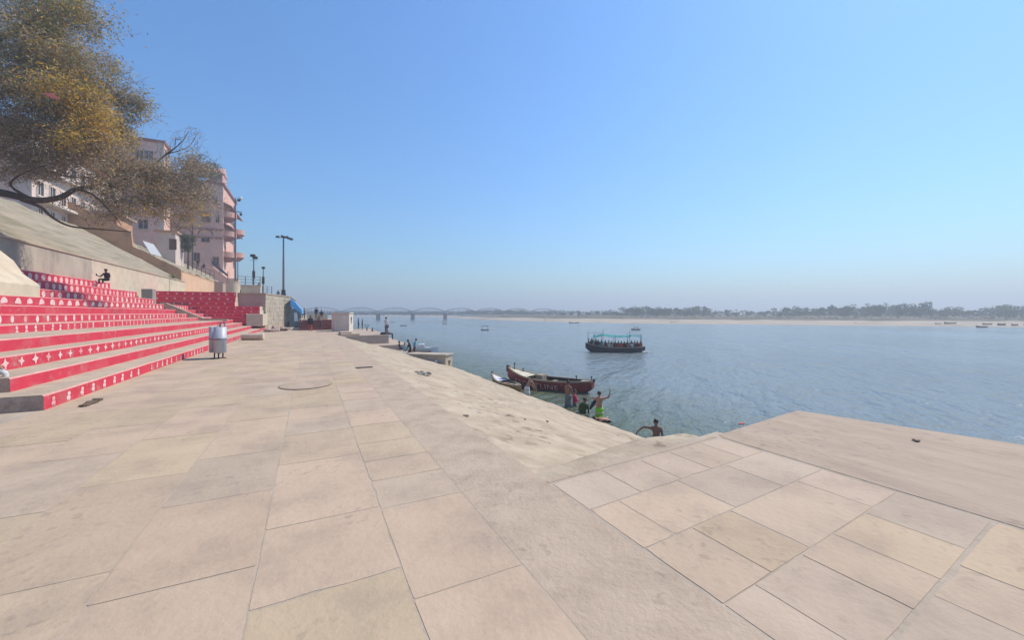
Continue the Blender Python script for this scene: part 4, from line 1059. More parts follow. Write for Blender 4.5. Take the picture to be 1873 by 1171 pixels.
# small red kite caught in it
p = cam_pt(92, 176, 20.0)
mb = MB(); mb.prism([(-.42,.18),(.1,.16),(.48,-.14),(.05,-.08)], -.01, .01, axis='y')
o = mb.build('paper_kite', [flat('pink_paper', (.72,.20,.18))], loc=tuple(p), rz=-YAW); tag(o, 'small pink paper kite caught in the big tree', 'kite')

def bush(name, label, cat, x, y, z, h, r, n, pal, trunk_h=.8, leafs=(.25,.12), group=None, squash=1.0):
    t = empty(name, (x, y, z), 0, label, cat, group)
    mb = MB(); mb.tube([(0,0,-1.5),(.05,0,trunk_h),(0,.1,h*.7)], [.16,.12,.05], 7); mb.build('trunk', [m_bark], t)
    mb = MB(); cols = []
    subs = [(Vector((rnd.gauss(0,.42)*r, rnd.gauss(0,.42)*r, trunk_h + (h-trunk_h)*rnd.uniform(.12,.9))), rnd.uniform(.25,.45), rnd.uniform(.7,1.15)) for _ in range(14)]
    for _ in range(n):
        s_, k_, b_ = rnd.choice(subs)
        q = Vector((rnd.gauss(0,1), rnd.gauss(0,1), rnd.gauss(0,1))).normalized() * rnd.random() ** .4 * k_ * r * 1.2
        q.z *= squash
        c = rnd.choice(pal); leaf(mb, cols, s_ + q, rnd.uniform(.7,1.2)*leafs[0], rnd.uniform(.7,1.2)*leafs[1], tuple(v*b_ for v in c))
    mb.build('crown', [m_leaf], t, colors=cols)
    return t
x_, y_, Y_ = at_s(344, 92)
bush('shrub', 'tall olive shrub standing in front of the pink balconied building', 'shrub', x_, y_, height(478, Y_), height(430,Y_)-height(478,Y_), 1.5, 2600, [tuple(.42*q for q in c) for c in LP['olive']+LP['green']+LP['brown'][:2]], trunk_h=1.4)
x_, y_, Y_ = at_s(352, 112)
bush('hill_tree', 'dull green tree crown rising between the rose building and the pink balconied building', 'tree', x_, y_, 9.0, height(290,Y_)-9.0, 4.6, 9000, [tuple(.6*q for q in c) for c in LP['olive']+LP['brown']+LP['green']], trunk_h=16, leafs=(.6,.3))
x_, y_, Y_ = at_s(315, 60)
bush('weed_tuft', 'small weed tuft growing on top of the cream retaining wall', 'plant', -16.9, at_t(316,-16.9)[1], 6.86, .7, .5, 400, LP['olive']+LP['green'], trunk_h=.05, leafs=(.16,.07))

# far trees on the other bank
def shoreY(u):
    for (a, b) in zip(dense[:-1], dense[1:]):
        if b[0] <= u <= a[0]:
            k = (u - b[0]) / max(1e-6, a[0]-b[0]); v = b[1] + (a[1]-b[1]) * k
            return (EYE - WZ) * F / (v - HZ)
    v = dense[0][1] if u > dense[0][0] else dense[-1][1]
    return (EYE - WZ) * F / (v - HZ)
FP = [(.045,.080,.030),(.035,.064,.025),(.06,.096,.036),(.03,.056,.022),(.07,.10,.04)]
def far_tree_mesh(seed, shape):
    r_ = random.Random(seed); mb = MB(); cols = []
    t = empty('far_tree')
    tb = MB(); tb.tube([(0,0,-.4),(.02,0,.2),(0,.02,.55)], [.045,.035,.02], 6); tb.build('trunk', [m_bark], t)
    blobs = []
    for _ in range(11 if shape != 'tall' else 8):
        if shape == 'round': c = Vector((r_.uniform(-.3,.3), r_.uniform(-.3,.3), r_.uniform(.14,.80))); k = r_.uniform(.15,.24)
        elif shape == 'wide': c = Vector((r_.uniform(-.6,.6), r_.uniform(-.4,.4), r_.uniform(.14,.82))); k = r_.uniform(.16,.24)
        else: c = Vector((r_.uniform(-.16,.16), r_.uniform(-.16,.16), r_.uniform(.2,.9))); k = r_.uniform(.09,.16)
        blobs.append((c, k, r_.uniform(.7,1.25)))
    for _ in range(620):
        c, k, b = r_.choice(blobs)
        d = Vector((r_.gauss(0,1), r_.gauss(0,1), r_.gauss(0,1))).normalized()
        p = c + d * k * r_.random() ** .35
        a = d.cross(Vector((r_.gauss(0,1), r_.gauss(0,1), r_.gauss(0,1)))).normalized(); e = (d*.6 + Vector((r_.gauss(0,.6),r_.gauss(0,.6),r_.gauss(0,.6)))).cross(a).normalized()
        s = r_.uniform(.03,.065)
        mb.poly([p - a*s, p - e*s*.7, p + a*s, p + e*s*.7]); cc = r_.choice(FP); cols.append(tuple(v*b for v in cc))
    mb.build('crown', [m_leaf], t, colors=cols)
    return t
protos = [far_tree_mesh(11,'round'), far_tree_mesh(12,'wide'), far_tree_mesh(13,'round'), far_tree_mesh(14,'tall'), far_tree_mesh(15,'wide'), far_tree_mesh(16,'round')]
FT = [(868,568,34),(888,566,36),(912,568,30),(931,566,34),(956,568,28),(977,570,22),(1010,568.5,15),(1028,569.5,16),(1043,569,12),(1058,567,9),(1078,570.5,24),(1094,568,16),(1112,570,24),(1128,568.5,24),
      (1148,562,26),(1162,558.5,24),(1176,559,26),(1190,559.5,24),(1202,562,22),(1213,561.5,22),(1226,563.5,22),(1239,561,22),(1253,562,24),(1266,560,24),(1279,559,24),(1287,565,14),(1305,570,18),(1330,565,14),(1347,571,22),
      (1369,567,14),(1390,570,20),(1413,567.5,18),(1438,560,26),(1458,567,18),(1474,562.5,24),(1494,563.5,24),(1506,560,24),(1521,555.5,18),(1534,559,22),(1548,555,26),(1566,560,26),(1582,559,22),(1597,553,20),(1611,552.5,18),(1624,557,22),(1639,556,24),(1656,555,26),(1672,557,22),(1685,552,30),(1702,560,24),(1722,564,26),(1742,559.5,28),(1764,565,28),(1786,566,30),(1811,561,32),(1834,564,26),(1856,557,40),(1882,558,36),(1910,558,40),(700+150,569.5,26)]
GL = {0: ('among the low hazy trees beyond the sand spit', 'low trees on the far bank'),
      1: ('tree of the tall grey green wood above the far sand', 'trees of the tall wood on the far bank'),
      2: ('small tree in the gap right of the tall wood', 'lone trees in the far bank gap'),
      3: ('tree in the long blue green row on the far bank', 'trees of the right row on the far bank'),
      4: ('tree above the brown scrub at the right edge', 'trees at the right edge of the far bank')}
used = set(); cnt = {}
for i, (u, v, wd) in enumerate(FT):
    g = 0 if u < 1140 else (1 if u < 1292 else (2 if u < 1380 else (3 if u < 1712 else 4)))
    Y = shoreY(u) * rnd.uniform(1.42, 1.6); x, y = place(u, Y); zb = -.3
    h = height(v, Y) - zb; wm = wd / F * Y * 1.25
    pi = rnd.randrange(6)
    if h / max(wm, .1) > 1.5: pi = 3
    o = protos[pi] if pi not in used else copy_tree(protos[pi])
    used.add(pi); cnt[g] = cnt.get(g, 0) + 1
    o.location = (x, y, zb); o.scale = (wm, wm, h); o.rotation_euler = (0,0,rnd.uniform(0,6.28))
    lab = ORD[cnt[g]] + ' from the left ' + GL[g][0]
    if u == 1685: lab = 'large round dark tree at the right end of the long row on the far bank'
    if u == 1438: lab = 'separate rounded tree at the left end of the long row on the far bank'
    if u == 1330: lab = 'taller lone tree in the gap between the two woods on the far bank'
    tag(o, lab, 'tree', GL[g][1])
for k, o in enumerate(protos):
    if k not in used:
        for c in list(o.children): bpy.data.objects.remove(c)
        bpy.data.objects.remove(o)
# the distant continuous wood behind them
mb = MB(); cols = []
for i in range(5200):
    u = rnd.uniform(560, 2050)
    Y = max(230, shoreY(u) * 1.9) * rnd.uniform(1.0, 1.35) if u > 850 else rnd.uniform(520, 640)
    x, y = place(u, Y); top = 3.2 + 2.6 * fbm(u*.03, 2.2) + 1.2 * fbm(u*.11, 9) + (Y-230)*.006
    if u < 850: top = 3.6 + 1.2*fbm(u*.05,3)
    z = rnd.uniform(-.5, max(1.0, top)); s = rnd.uniform(.5, 1.3) * Y / 330
    a = Vector((rnd.gauss(0,1), rnd.gauss(0,1), rnd.gauss(0,.7))).normalized()*s; e = Vector((rnd.gauss(0,.5), rnd.gauss(0,.5), rnd.gauss(0,1))).normalized()*s*.7
    p = Vector((x,y,z)); mb.poly([p-a, p-e, p+a, p+e]); c = rnd.choice(FP); b = rnd.uniform(.7,1.3); cols.append(tuple(q*b for q in c))
for i in range(3800):
    u = rnd.uniform(1142, 1292) if rnd.random() < .38 else rnd.uniform(1425, 1712)
    Y = shoreY(u) * rnd.uniform(1.45, 1.85); x, y = place(u, Y); top = 4.6 + 1.6 * fbm(u*.05, 5.1)
    z = rnd.uniform(-.4, max(1.0, top)); s = rnd.uniform(.35, .9)
    a = Vector((rnd.gauss(0,1), rnd.gauss(0,1), rnd.gauss(0,.7))).normalized()*s; e = Vector((rnd.gauss(0,.5), rnd.gauss(0,.5), rnd.gauss(0,1))).normalized()*s*.7
    p = Vector((x,y,z)); mb.poly([p-a, p-e, p+a, p+e]); c = rnd.choice(FP); b = rnd.uniform(.7,1.3); cols.append(tuple(q*b for q in c))
o = mb.build('distant_wood', [m_leaf], colors=cols); tag(o, 'hazy low belt of distant woodland along the horizon', 'woodland', kind='stuff')
mb = MB(); cols = []
SP = [(.13,.12,.07),(.17,.14,.09),(.10,.105,.055),(.21,.175,.12),(.14,.10,.075)]
for i in range(4200):
    u = rnd.uniform(940, 2100); k = rnd.uniform(1.2, 1.75)
    Y = shoreY(u) * k; x, y = place(u, Y); z = -.35 + (k-1.2)*.7; s = rnd.uniform(.15,.55) * (1 + .8*fbm(u*.02, k*4))
    p = Vector((x,y,z + rnd.uniform(0,.6)*s)); a = Vector((rnd.gauss(0,1), rnd.gauss(0,1), rnd.gauss(0,.3))).normalized()*s*1.6; e = Vector((rnd.gauss(0,.4), rnd.gauss(0,.4), 1)).normalized()*s*.6
    mb.poly([p-a, p-e, p+a, p+e]); c = rnd.choice(SP); cols.append(c)
o = mb.build('scrub', [m_leaf], colors=cols); tag(o, 'low brown scrub covering the far bank between sand and trees', 'scrub', kind='stuff')

# ================================================================ BRIDGE
m_bridge = surf('bridge_steel', (0.17,0.175,0.19), (0.14,0.145,0.155), scale=.5, rough=.8)
m_pier = surf('bridge_masonry', (0.17,0.155,0.145), (0.13,0.12,0.11), scale=.4, rough=1)
def br(i):
    X, Y = -129.9 + 22.4*i, 272 + 10.0*i
    return Vector((CY*X + SY*Y, -SY*X + CY*Y, 0))
t = empty('truss_bridge', tuple(br(1.5)), 0, 'long hazy steel bridge with curved truss spans across the river', 'bridge')
O = Vector(t.location)
dirb = (br(1)-br(0)); SL = dirb.length; dirb.normalize(); nb_ = Vector((-dirb.y, dirb.x, 0))
i0, i1 = -3.5, 7.5
def bar(mb, p, q, w): mb.tube([p, q], w, 4, cap=False)
mb = MB()
A = br(i0) - O; B = br(i1) - O
for sgn in (1,):
    pts = [A - nb_*1.6, B - nb_*1.6, B + nb_*1.6, A + nb_*1.6]
    k = len(mb.v)
    mb.prism([(p.x, p.y) for p in pts], 1.35, 2.05, axis='z')
mb.build('deck', [m_bridge], t)
i = i0
while i < i1 - .1:
    mb = MB()
    for sd_ in (-1.5, 1.5):
        off = nb_*sd_
        n = 12; low = []; up = []; mid = []
        for k in range(n+1):
            p = br(i + k/n) - O + off; f = k/n
            low.append(p + Vector((0,0,2.1))); mid.append(p + Vector((0,0,3.3))); up.append(p + Vector((0,0,3.35 + 2.75*(1-(2*f-1)**2))))
        for k in range(n):
            bar(mb, mid[k], mid[k+1], .16); bar(mb, up[k], up[k+1], .13)
            bar(mb, low[k], up[k], .05); 
            bar(mb, low[k], mid[k+1], .10)
            if 0 < k < n: bar(mb, mid[k], up[k+1] if k < n/2 else up[k-1], .035)
    mb.build('truss_span', [m_bridge], t)
    i += 1
i = i0
while i < i1 + .1:
    p = br(i) - O
    if i < 4.2:
        mb = MB(); mb.lathe([(1.55,-6),(1.35,.6),(1.75,.7),(1.75,1.345)], tuple(p), 12, sx=1.0, sy=1.0); mb.build('pier', [m_pier], t)
    i += 1

# ================================================================ BOATS
m_hulldark = surf('tarred_hull', (0.030,0.030,0.038), (0.018,0.018,0.024), scale=3, rough=.6, coord='Object')
m_wood = surf('weathered_boat_wood', (0.34,0.27,0.19), (0.24,0.185,0.13), scale=4, rough=.85, coord='Object', stretch=(.3,2,2))
m_paledeck = surf('pale_deck_paint', (0.58,0.56,0.44), (0.48,0.45,0.35), scale=3, rough=.8, coord='Object', stain=(.3,.27,.2), stain_scale=3, stain_amt=.5)
m_hullred = surf('maroon_boat_paint', (0.24,0.042,0.038), (0.17,0.032,0.032), scale=3, rough=.5, coord='Object', stain=(.12,.05,.05), stain_scale=2.5, stain_amt=.6)
m_inside = surf('boat_inside', (0.055,0.048,0.042), (0.035,0.03,0.028), scale=3, rough=.9, coord='Object')
m_white = MATS['white_step_paint']
m_boatwhite = surf('white_boat_paint', (0.72,0.72,0.73), (0.62,0.62,0.64), scale=4, rough=.5, coord='Object')
m_yellow = surf('ochre_boat_paint', (0.36,0.26,0.09), (0.27,0.19,0.07), scale=4, rough=.7, coord='Object')
m_teal = surf('teal_cloth', (0.03,0.30,0.30), (0.025,0.24,0.25), scale=3, rough=.8, coord='Object')
class Hull:
    def __init__(s, L, B, free, bow, stern, keel=-.35, sq=0.0, p=2.4):
        s.L, s.B, s.free, s.bow, s.stern, s.keel, s.sq, s.p = L, B, free, bow, stern, keel, sq, p
    def half(s, f):          # f 0 stern .. 1 bow
        a = abs(2*f - 1)
        w = s.B/2 * (1 - a ** s.p)
        if f < .5: w = max(w, s.B/2 * s.sq * (1 if f > 0 else 1))
        return max(w, .03)
    def gun(s, f):
        return s.free + s.bow * max(0, 2*f-1) ** 2 + s.stern * max(0, 1-2*f) ** 2
    def kee(s, f):
        a = abs(2*f - 1); return s.keel + (s.gun(f) - s.keel) * .55 * a ** 5
    def y(s, f, z):          # outside half width at height z
        g, k = s.gun(f), s.kee(f); q = min(1, max(0, (z - k) / (g - k)))
        return s.half(f) * (q ** .2)
    def mesh(s, parent, mats, floor=.02, n=26, m=7, foredeck=None, aftdeck=None):
        mb = MB(); out = []; inn = []
        for i in range(n+1):
            f = i/n; g, k = s.gun(f), s.kee(f); x = (f - .5) * s.L
            row = []
            for j in range(m+1):
                q = (j/m) ** 1.6; z = k + (g-k)*q; row.append((x, s.half(f) * (q ** .2), z))
            out.append(row)
        for i in range(n):
            for j in range(m):
                a, b, c, d = out[i][j], out[i+1][j], out[i+1][j+1], out[i][j+1]
                mb.poly([a, b, c, d], 0); mb.poly([(d[0],-d[1],d[2]), (c[0],-c[1],c[2]), (b[0],-b[1],b[2]), (a[0],-a[1],a[2])], 0)
        for e, rev in ((0, 0), (n, 1)):
            r = out[e]; pts = [(p[0], p[1], p[2]) for p in r] + [(p[0], -p[1], p[2]) for p in reversed(r)]
            mb.poly(pts, 0)
        hull = mb.build('hull', [mats[0]], parent, smooth=False)
        mb = MB(); th = .07
        for sg in (1, -1):
            for i in range(n):
                P = lambda i_, o_, dz: ((i_/n-.5)*s.L, sg*(max(s.half(i_/n) + o_, .005)), s.gun(i_/n) + dz)
                mb.poly([P(i,.025,-.06), P(i+1,.025,-.06), P(i+1,.025,.035), P(i,.025,.035)])
                mb.poly([P(i,.025,.035), P(i+1,.025,.035), P(i+1,-th,.035), P(i,-th,.035)])
                mb.poly([P(i,-th,.035), P(i+1,-th,.035), P(i+1,-th,-.06), P(i,-th,-.06)])
        mb.build('gunwale', [mats[1]], parent)
        mb = MB()
        for i in range(n):
            f0, f1 = i/n, (i+1)/n
            def W(f): return max(s.half(f) - th, .004)
            fz = lambda f: max(floor, s.kee(f) + .1)
            for sg in (1,-1):
                mb.poly([((f0-.5)*s.L, sg*W(f0), s.gun(f0)), ((f1-.5)*s.L, sg*W(f1), s.gun(f1)), ((f1-.5)*s.L, sg*W(f1)*.9, fz(f1)), ((f0-.5)*s.L, sg*W(f0)*.9, fz(f0))])
            mb.poly([((f0-.5)*s.L, -W(f0)*.9, fz(f0)), ((f1-.5)*s.L, -W(f1)*.9, fz(f1)), ((f1-.5)*s.L, W(f1)*.9, fz(f1)), ((f0-.5)*s.L, W(f0)*.9, fz(f0))])
        mb.build('inside', [mats[2]], parent)
        for name, rng in (('foredeck', foredeck), ('aftdeck', aftdeck)):
            if rng:
                mb = MB(); q = 8
                for i in range(q):
                    f0 = rng[0] + (rng[1]-rng[0])*i/q; f1 = rng[0] + (rng[1]-rng[0])*(i+1)/q
                    mb.poly([((f0-.5)*s.L, -s.half(f0)+th*.6, s.gun(f0)-.01), ((f1-.5)*s.L, -s.half(f1)+min(th*.6, s.half(f1)*.8), s.gun(f1)-.01), ((f1-.5)*s.L, s.half(f1)-min(th*.6, s.half(f1)*.8), s.gun(f1)-.01), ((f0-.5)*s.L, s.half(f0)-th*.6, s.gun(f0)-.01)])
                mb.build(name, [mats[3]], parent)
        return hull
def thwarts(H, parent, fs, mat, z):
    for f in fs:
        w = H.half(f) - .05; x = (f-.5)*H.L
        mb = MB(); mb.box((x-.13,-w,z),(x+.13,w,z+.05)); mb.build('thwart', [mat], parent)

# the passenger boat
cx, cy = place(1125, 51.5)
ang = -YAW + R(-6)                              # bow to the right
t = empty('passenger_boat', (cx, cy, WZ), ang, 'long dark wooden passenger boat crowded with people under a teal cloth awning', 'boat')
PB = t; H1 = Hull(7.55, 1.9, .62, .10, .55, -.3, sq=.0, p=3.4)
H1.mesh(t, [m_hulldark, m_wood, m_inside, m_wood], floor=.25, foredeck=(.93,.995))
poles = [(-3.45, 2.55), (-2.65, 2.3), (-1.62, 2.95), (-.1, 2.2), (1.7, 2.75), (3.25, 2.25)]
for x, zt_ in poles:
    for sg in ((-1, 1) if x > -3.3 else (0,)):
        mb = MB(); f = x/H1.L + .5; w_ = (H1.half(f) - .1) * sg; mb.tube([(x, w_, H1.gun(f)-.1), (x, w_, zt_ if sg <= 0 else min(zt_, 2.3))], .028, 6); mb.build('awning_pole', [m_dark], t)
mb = MB(); n = 22
def aw(x):
    if x < -1.62: return 2.05 + .28 * ((x + 2.75) / 1.13)
    return 2.33 - .16 * ((x+1.62)/3.3) - .10 * math.sin(math.pi * min(1, (x+1.62)/3.3))
for i in range(n):
    x0 = -2.85 + 6.1*i/n; x1 = -2.85 + 6.1*(i+1)/n
    for j in range(4):
        y0 = -.78 + 1.56*j/4; y1 = -.78 + 1.56*(j+1)/4
        z = lambda x, y: aw(x) - .07*(y/.78)**2 - (0.12 if y < -.7 and x < 1.7 else 0) + .03*math.sin(x*5 + y*4)
        mb.poly([(x0,y0,z(x0,y0)), (x1,y0,z(x1,y0)), (x1,y1,z(x1,y1)), (x0,y1,z(x0,y1))])
o = mb.build('awning', [m_teal], t); md = o.modifiers.new('thick', 'SOLIDIFY'); md.thickness = .03
mb = MB(); mb.tube([(-3.45,0,2.5),(-1.62,0,2.4)], .018, 5); mb.tube([(1.7,-.6,2.2),(3.25,-.45,2.2)], .018, 5); mb.build('awning_rope', [m_dark], t)
mb = MB()
for i in range(26):
    p = (3.65 + rnd.gauss(0,.28), rnd.gauss(-.35,.16), .02 + rnd.uniform(0,.10)); mb.ball(p, (rnd.uniform(.05,.2), rnd.uniform(.05,.12), rnd.uniform(.03,.07)), 0, 7, 5, jit=.2)
o = mb.build('foam', [m_boatwhite], loc=(cx, cy, WZ), rz=ang); tag(o, 'white foam of the bow wave at the passenger boat', 'foam', kind='stuff')

# the maroon rowing boat with lettering
ar = ground(1078, 719, WZ); al = ground(934, 702, WZ)
mx, my = (ar[0]+al[0])/2, (ar[1]+al[1])/2
ang = math.atan2(al[1]-ar[1], al[0]-ar[0])       # bow at the far, left end
Lr = math.hypot(al[0]-ar[0], al[1]-ar[1]) + .5
RB = empty('wooden_boat', (mx, my, WZ), ang, 'maroon wooden boat with big white lettering and a pale deck moored near the bathers', 'boat')
H2 = Hull(Lr, 1.75, .62, .58, .14, -.3, sq=.30, p=2.6)
H2.mesh(RB, [m_hullred, m_wood, m_inside, m_paledeck], floor=.05, foredeck=(.70,.99), aftdeck=(.0,.13))
thwarts(H2, RB, (.3,.45,.58), m_wood, .42)
mb = MB(); mb.box((.28,-.38,.1),(.78,.3,.86)); mb.build('engine_box', [m_wood], RB, bevel=.03)
for f, sg, hh in ((.92,-.3,.5),(.84,-.75,.22),(.03,-.8,.28),(.22,-.9,.24)):
    mb = MB(); x = (f-.5)*Lr; y_ = H2.half(f)*sg; mb.tube([(x,y_,H2.gun(f)-.05),(x,y_,H2.gun(f)+hh)], .03, 6); mb.tube([(x-.06,y_,H2.gun(f)+hh*.8),(x+.06,y_,H2.gun(f)+hh*.8)], .03, 6); mb.build('oar_pin', [m_dark], RB)
mb = MB(); mb.box((Lr/2-.12,-.05,H2.gun(1)-.35),(Lr/2+.09,.05,H2.gun(1)+.10)); mb.build('stem_post', [m_dark], RB)
mb = MB(); mb.box((-Lr/2-.07,-.16,H2.gun(0)-.05),(-Lr/2+.05,-.04,H2.gun(0)+.12)); mb.build('stern_post', [m_dark], RB)
# lettering that follows the planking (the side towards the bank)
def text_mesh(s, size):
    cu = bpy.data.curves.new('text', 'FONT'); cu.body = s; cu.size = size*.92; cu.resolution_u = 3; cu.space_character = 1.08
    ob = bpy.data.objects.new('text', cu); COL.objects.link(ob)
    dg = bpy.context.evaluated_depsgraph_get(); me = bpy.data.meshes.new_from_object(ob.evaluated_get(dg))
    bpy.data.objects.remove(ob); return me
me = text_mesh('FRONTLINE', .56)
bm = bmesh.new(); bm.from_mesh(me); bmesh.ops.subdivide_edges(bm, edges=[e for e in bm.edges if e.calc_length() > .12], cuts=2, use_grid_fill=True); bm.to_mesh(me); bm.free()
xs_ = [v.co.x for v in me.vertices]; wtx = max(xs_) - min(xs_); x0_ = min(xs_)
camx, camy = -mx, -my
side = 1 if (math.cos(-ang)*0 + (-math.sin(ang)*camx + math.cos(ang)*camy)) > 0 else -1
span = .56 * Lr; start = .34 * Lr
for v in me.vertices:
    k = (v.co.x - x0_) / wtx
    f_ = .85 - .53 * k                             # reads left (bow) to right (stern)
    zz = .06 + v.co.y * .92 + .18 * max(0, f_-.5) * 2
    v.co = ((f_-.5)*Lr, side * (H2.y(f_, zz) + .03), zz)
o = bpy.data.objects.new('hull_lettering', me); COL.objects.link(o); me.materials.append(surf('faded_lettering', (0.58,0.46,0.44), (0.42,0.25,0.24), scale=6, rough=.8, coord='Object')); o.parent = RB

# small white and ochre boat beside it
a1 = ground(897, 694, WZ); 
p1 = place(900, 29.3); p2 = place(953, 25.0)
ang = math.atan2(p1[1]-p2[1], p1[0]-p2[0]); Ls = math.hypot(p1[0]-p2[0], p1[1]-p2[1])
t = empty('rowing_boat', ((p1[0]+p2[0])/2, (p1[1]+p2[1])/2, WZ), ang, 'small ochre rowing boat with a white foredeck between the bank and the maroon boat', 'boat')
H3 = Hull(Ls, .95, .34, .28, .12, -.2, sq=.1, p=2.2)
H3.mesh(t, [m_yellow, m_wood, m_inside, m_boatwhite], floor=.05, foredeck=(.60,.985), aftdeck=(.02,.22))
thwarts(H3, t, (.36,.48), m_wood, .24)
mb = MB(); mb.box((Ls/2-.1,-.05,H3.gun(1)-.2),(Ls/2+.05,.05,H3.gun(1)+.1)); mb.build('stem_post', [m_dark], t)

# white motor boat with a maroon stripe by the landings
Yb = 48.0; x_, y_ = place(774, Yb)
t = empty('motor_boat', (x_, y_, WZ), R(-24), 'white motor boat with a maroon stripe and a low cabin beside the lower landing', 'boat')
H4 = Hull(3.7, 1.35, .80, .22, .05, -.25, sq=.55, p=2.8)
H4.mesh(t, [m_boatwhite, m_boatwhite, m_inside, m_boatwhite], floor=.15, foredeck=(.55,.99), aftdeck=(0.0,.15))
mb = MB(); 
for i in range(14):
    f0 = .06 + .72*i/14; f1 = .06 + .72*(i+1)/14
    for sg in (1,-1):
        P = lambda f, z: ((f-.5)*H4.L, sg*(H4.y(f,z)+.008), z)
        mb.poly([P(f0,.2), P(f1,.2), P(f1,.5), P(f0,.5)])
mb.build('stripe', [m_hullred], t)
mb = MB(); mb.prism([(-.75,.75),(-.55,1.25),(.1,1.3),(.55,.85)], -.42, .42, axis='y'); mb.build('cabin', [m_boatwhite], t, bevel=.04)
mb = MB(); mb.prism([(.13,1.26),(.5,.9),(.5,.92),(.15,1.28)], -.36, .36, axis='y'); mb.build('windscreen', [m_win], t)

# distant boats
def small_boat(u, v, wpx, label, canopy=False, rot=0.0, mats=None, beach=False, people=0, yscale=1.0):
    Y = (EYE - WZ) * F / (v - HZ); x, y = place(u, Y); L_ = wpx / F * Y
    t = empty('small_boat', (x, y, WZ + (.25 if beach else 0)), -YAW + R(rot), label, 'boat', 'small boats far out on the river' if not beach else 'boats drawn up on the far sandbank')
    H = Hull(L_, L_*.3, L_*.085*yscale, L_*.05, L_*.07, -L_*.05, sq=.12, p=2.6)
    H.mesh(t, mats or [m_hulldark, m_wood, m_inside, m_wood], floor=.02, n=14, m=4, foredeck=(.8,.99))
    if canopy:
        zt_ = L_*.52
        for a in (-.33, .33):
            for b in (-.1, .1): mb = MB(); mb.tube([(a*L_, b*L_, 0), (a*L_, b*L_, zt_)], L_*.012, 5); mb.build('post', [m_dark], t)
        mb = MB(); mb.box((-.4*L_,-.14*L_,zt_),(.4*L_,.14*L_,zt_+L_*.05)); mb.build('canopy', [m_dark], t)
    return t, H
small_boat(887, 604.5, 15, 'dark canopied boat with white boat wake alone in midstream, left of the passenger boat', True, 8)
small_boat(738, 596.5, 12, 'dark low rowing boat in front of the middle bridge pier', False, 10)
small_boat(671, 596, 10, 'dark rowing boat just right of the white kiosk', False, -12)
small_boat(718, 590, 7, 'tiniest boat, a speck left of the middle bridge pier', False, 0)
small_boat(813, 592.5, 9, 'canopied boat at the rightmost bridge pier near the sand spit', True, 20)
MB1, HB1 = small_boat(1163, 604, 17, 'brown open boat beyond the passenger boat, near the far sandbank', False, -8)
small_boat(1050, 591.2, 19, 'long low dark boat by the far sandbank, left of the passenger boat awning', False, 3, yscale=.6)
small_boat(1796, 599.5, 24, 'dark boat afloat at the far shore on the right', False, 5)
brownm = [m_shut, m_wood, m_inside, m_shut]
for i, (u, v, w_) in enumerate([(1716,595.8,15),(1738,595.9,22),(1752,595.6,12),(1806,597,18),(1832,597.6,20),(1856,597.9,16),(1880,598,18),(1571,594.2,17),(1232,591.8,12),(1201,591.2,7),(1003,587.6,16),(1018,587.9,9)]):
    lab = 'brown boats drawn up on the right part of the far sandbank' if u > 1700 else 'dark boat drawn up on the far sand'
    names = {1716:'brown boat on the far sand, leftmost of the close row on the right', 1738:'longest brown boat in the close row on the far sand at right', 1752:'short brown boat at the right end of the close row on the far sand', 1806:'brown boat on the far sand just above the dark floating boat', 1832:'brown boat on the far sand right of the dark floating boat', 1856:'second brown boat from the right edge on the far sand', 1880:'brown boat at the right edge of the far sand', 1571:'lone dark boat on the sand below the long tree row', 1232:'dark boat on the sand below the tall wood, right of the passenger boat', 1201:'tiny dark boat on the sand above the brown open boat', 1003:'longer dark boat on the sand spit left of the tall wood', 1018:'short dark boat on the sand spit left of the tall wood'}
    small_boat(u, v - .0, w_, names[u], False, rnd.uniform(-12,12), brownm if u > 1700 else None, True, yscale=2.2 if u > 1700 else 1.2)

# ================================================================ PEOPLE
def pmat(name, c): return surf('cloth_' + name, c, tuple(x*.7 for x in c), scale=7, rough=.85, coord='Object', spec=.2)
m_skin = surf('brown_skin', (0.37,0.195,0.125), (0.29,0.15,0.095), scale=6, rough=.55, coord='Object', spec=.4)
m_skind = surf('dark_brown_skin', (0.215,0.11,0.075), (0.16,0.082,0.056), scale=6, rough=.5, coord='Object', spec=.4)
m_hair = surf('black_hair', (0.014,0.012,0.012), (0.022,0.018,0.017), scale=20, rough=.5, coord='Object')
K = dict(black=pmat('black',(.018,.018,.022)), navy=pmat('navy',(.03,.045,.09)), white=pmat('white',(.66,.65,.63)), sky=pmat('sky_blue',(.22,.52,.68)), red=pmat('red',(.55,.055,.04)), orange=pmat('orange_red',(.62,.11,.05)),
         pink=pmat('hot_pink',(.62,.05,.16)), lpink=pmat('light_pink',(.58,.42,.46)), green=pmat('lime_green',(.25,.62,.05)), dgreen=pmat('dark_green',(.05,.075,.02)), grey=pmat('grey',(.16,.17,.185)), maroon=pmat('maroon',(.12,.03,.05)), purple=pmat('plum',(.055,.025,.055)), teal=pmat('teal',(.05,.22,.24)), yellow=pmat('yellow',(.5,.34,.06)), brown=pmat('brown',(.16,.09,.06)))
STAND = dict(pel=(0,0,.95), sp=(0,0,1.13), ch=(0,0,1.33), nk=(0,.01,1.475), hb=(0,.025,1.55), hc=(0,.03,1.63), ht=(0,.02,1.71),
  shl=(-.185,0,1.40), ell=(-.245,-.02,1.12), wrl=(-.25,.07,.88), hal=(-.25,.10,.79),
  shr=(.185,0,1.40), elr=(.245,-.02,1.12), wrr=(.25,.07,.88), har=(.25,.10,.79),
  hil=(-.095,0,.90), knl=(-.10,.03,.50), anl=(-.10,-.02,.09), tol=(-.115,.15,.035), hir=(.095,0,.90), knr=(.10,.03,.50), anr=(.10,-.02,.09), tor=(.115,.15,.035))
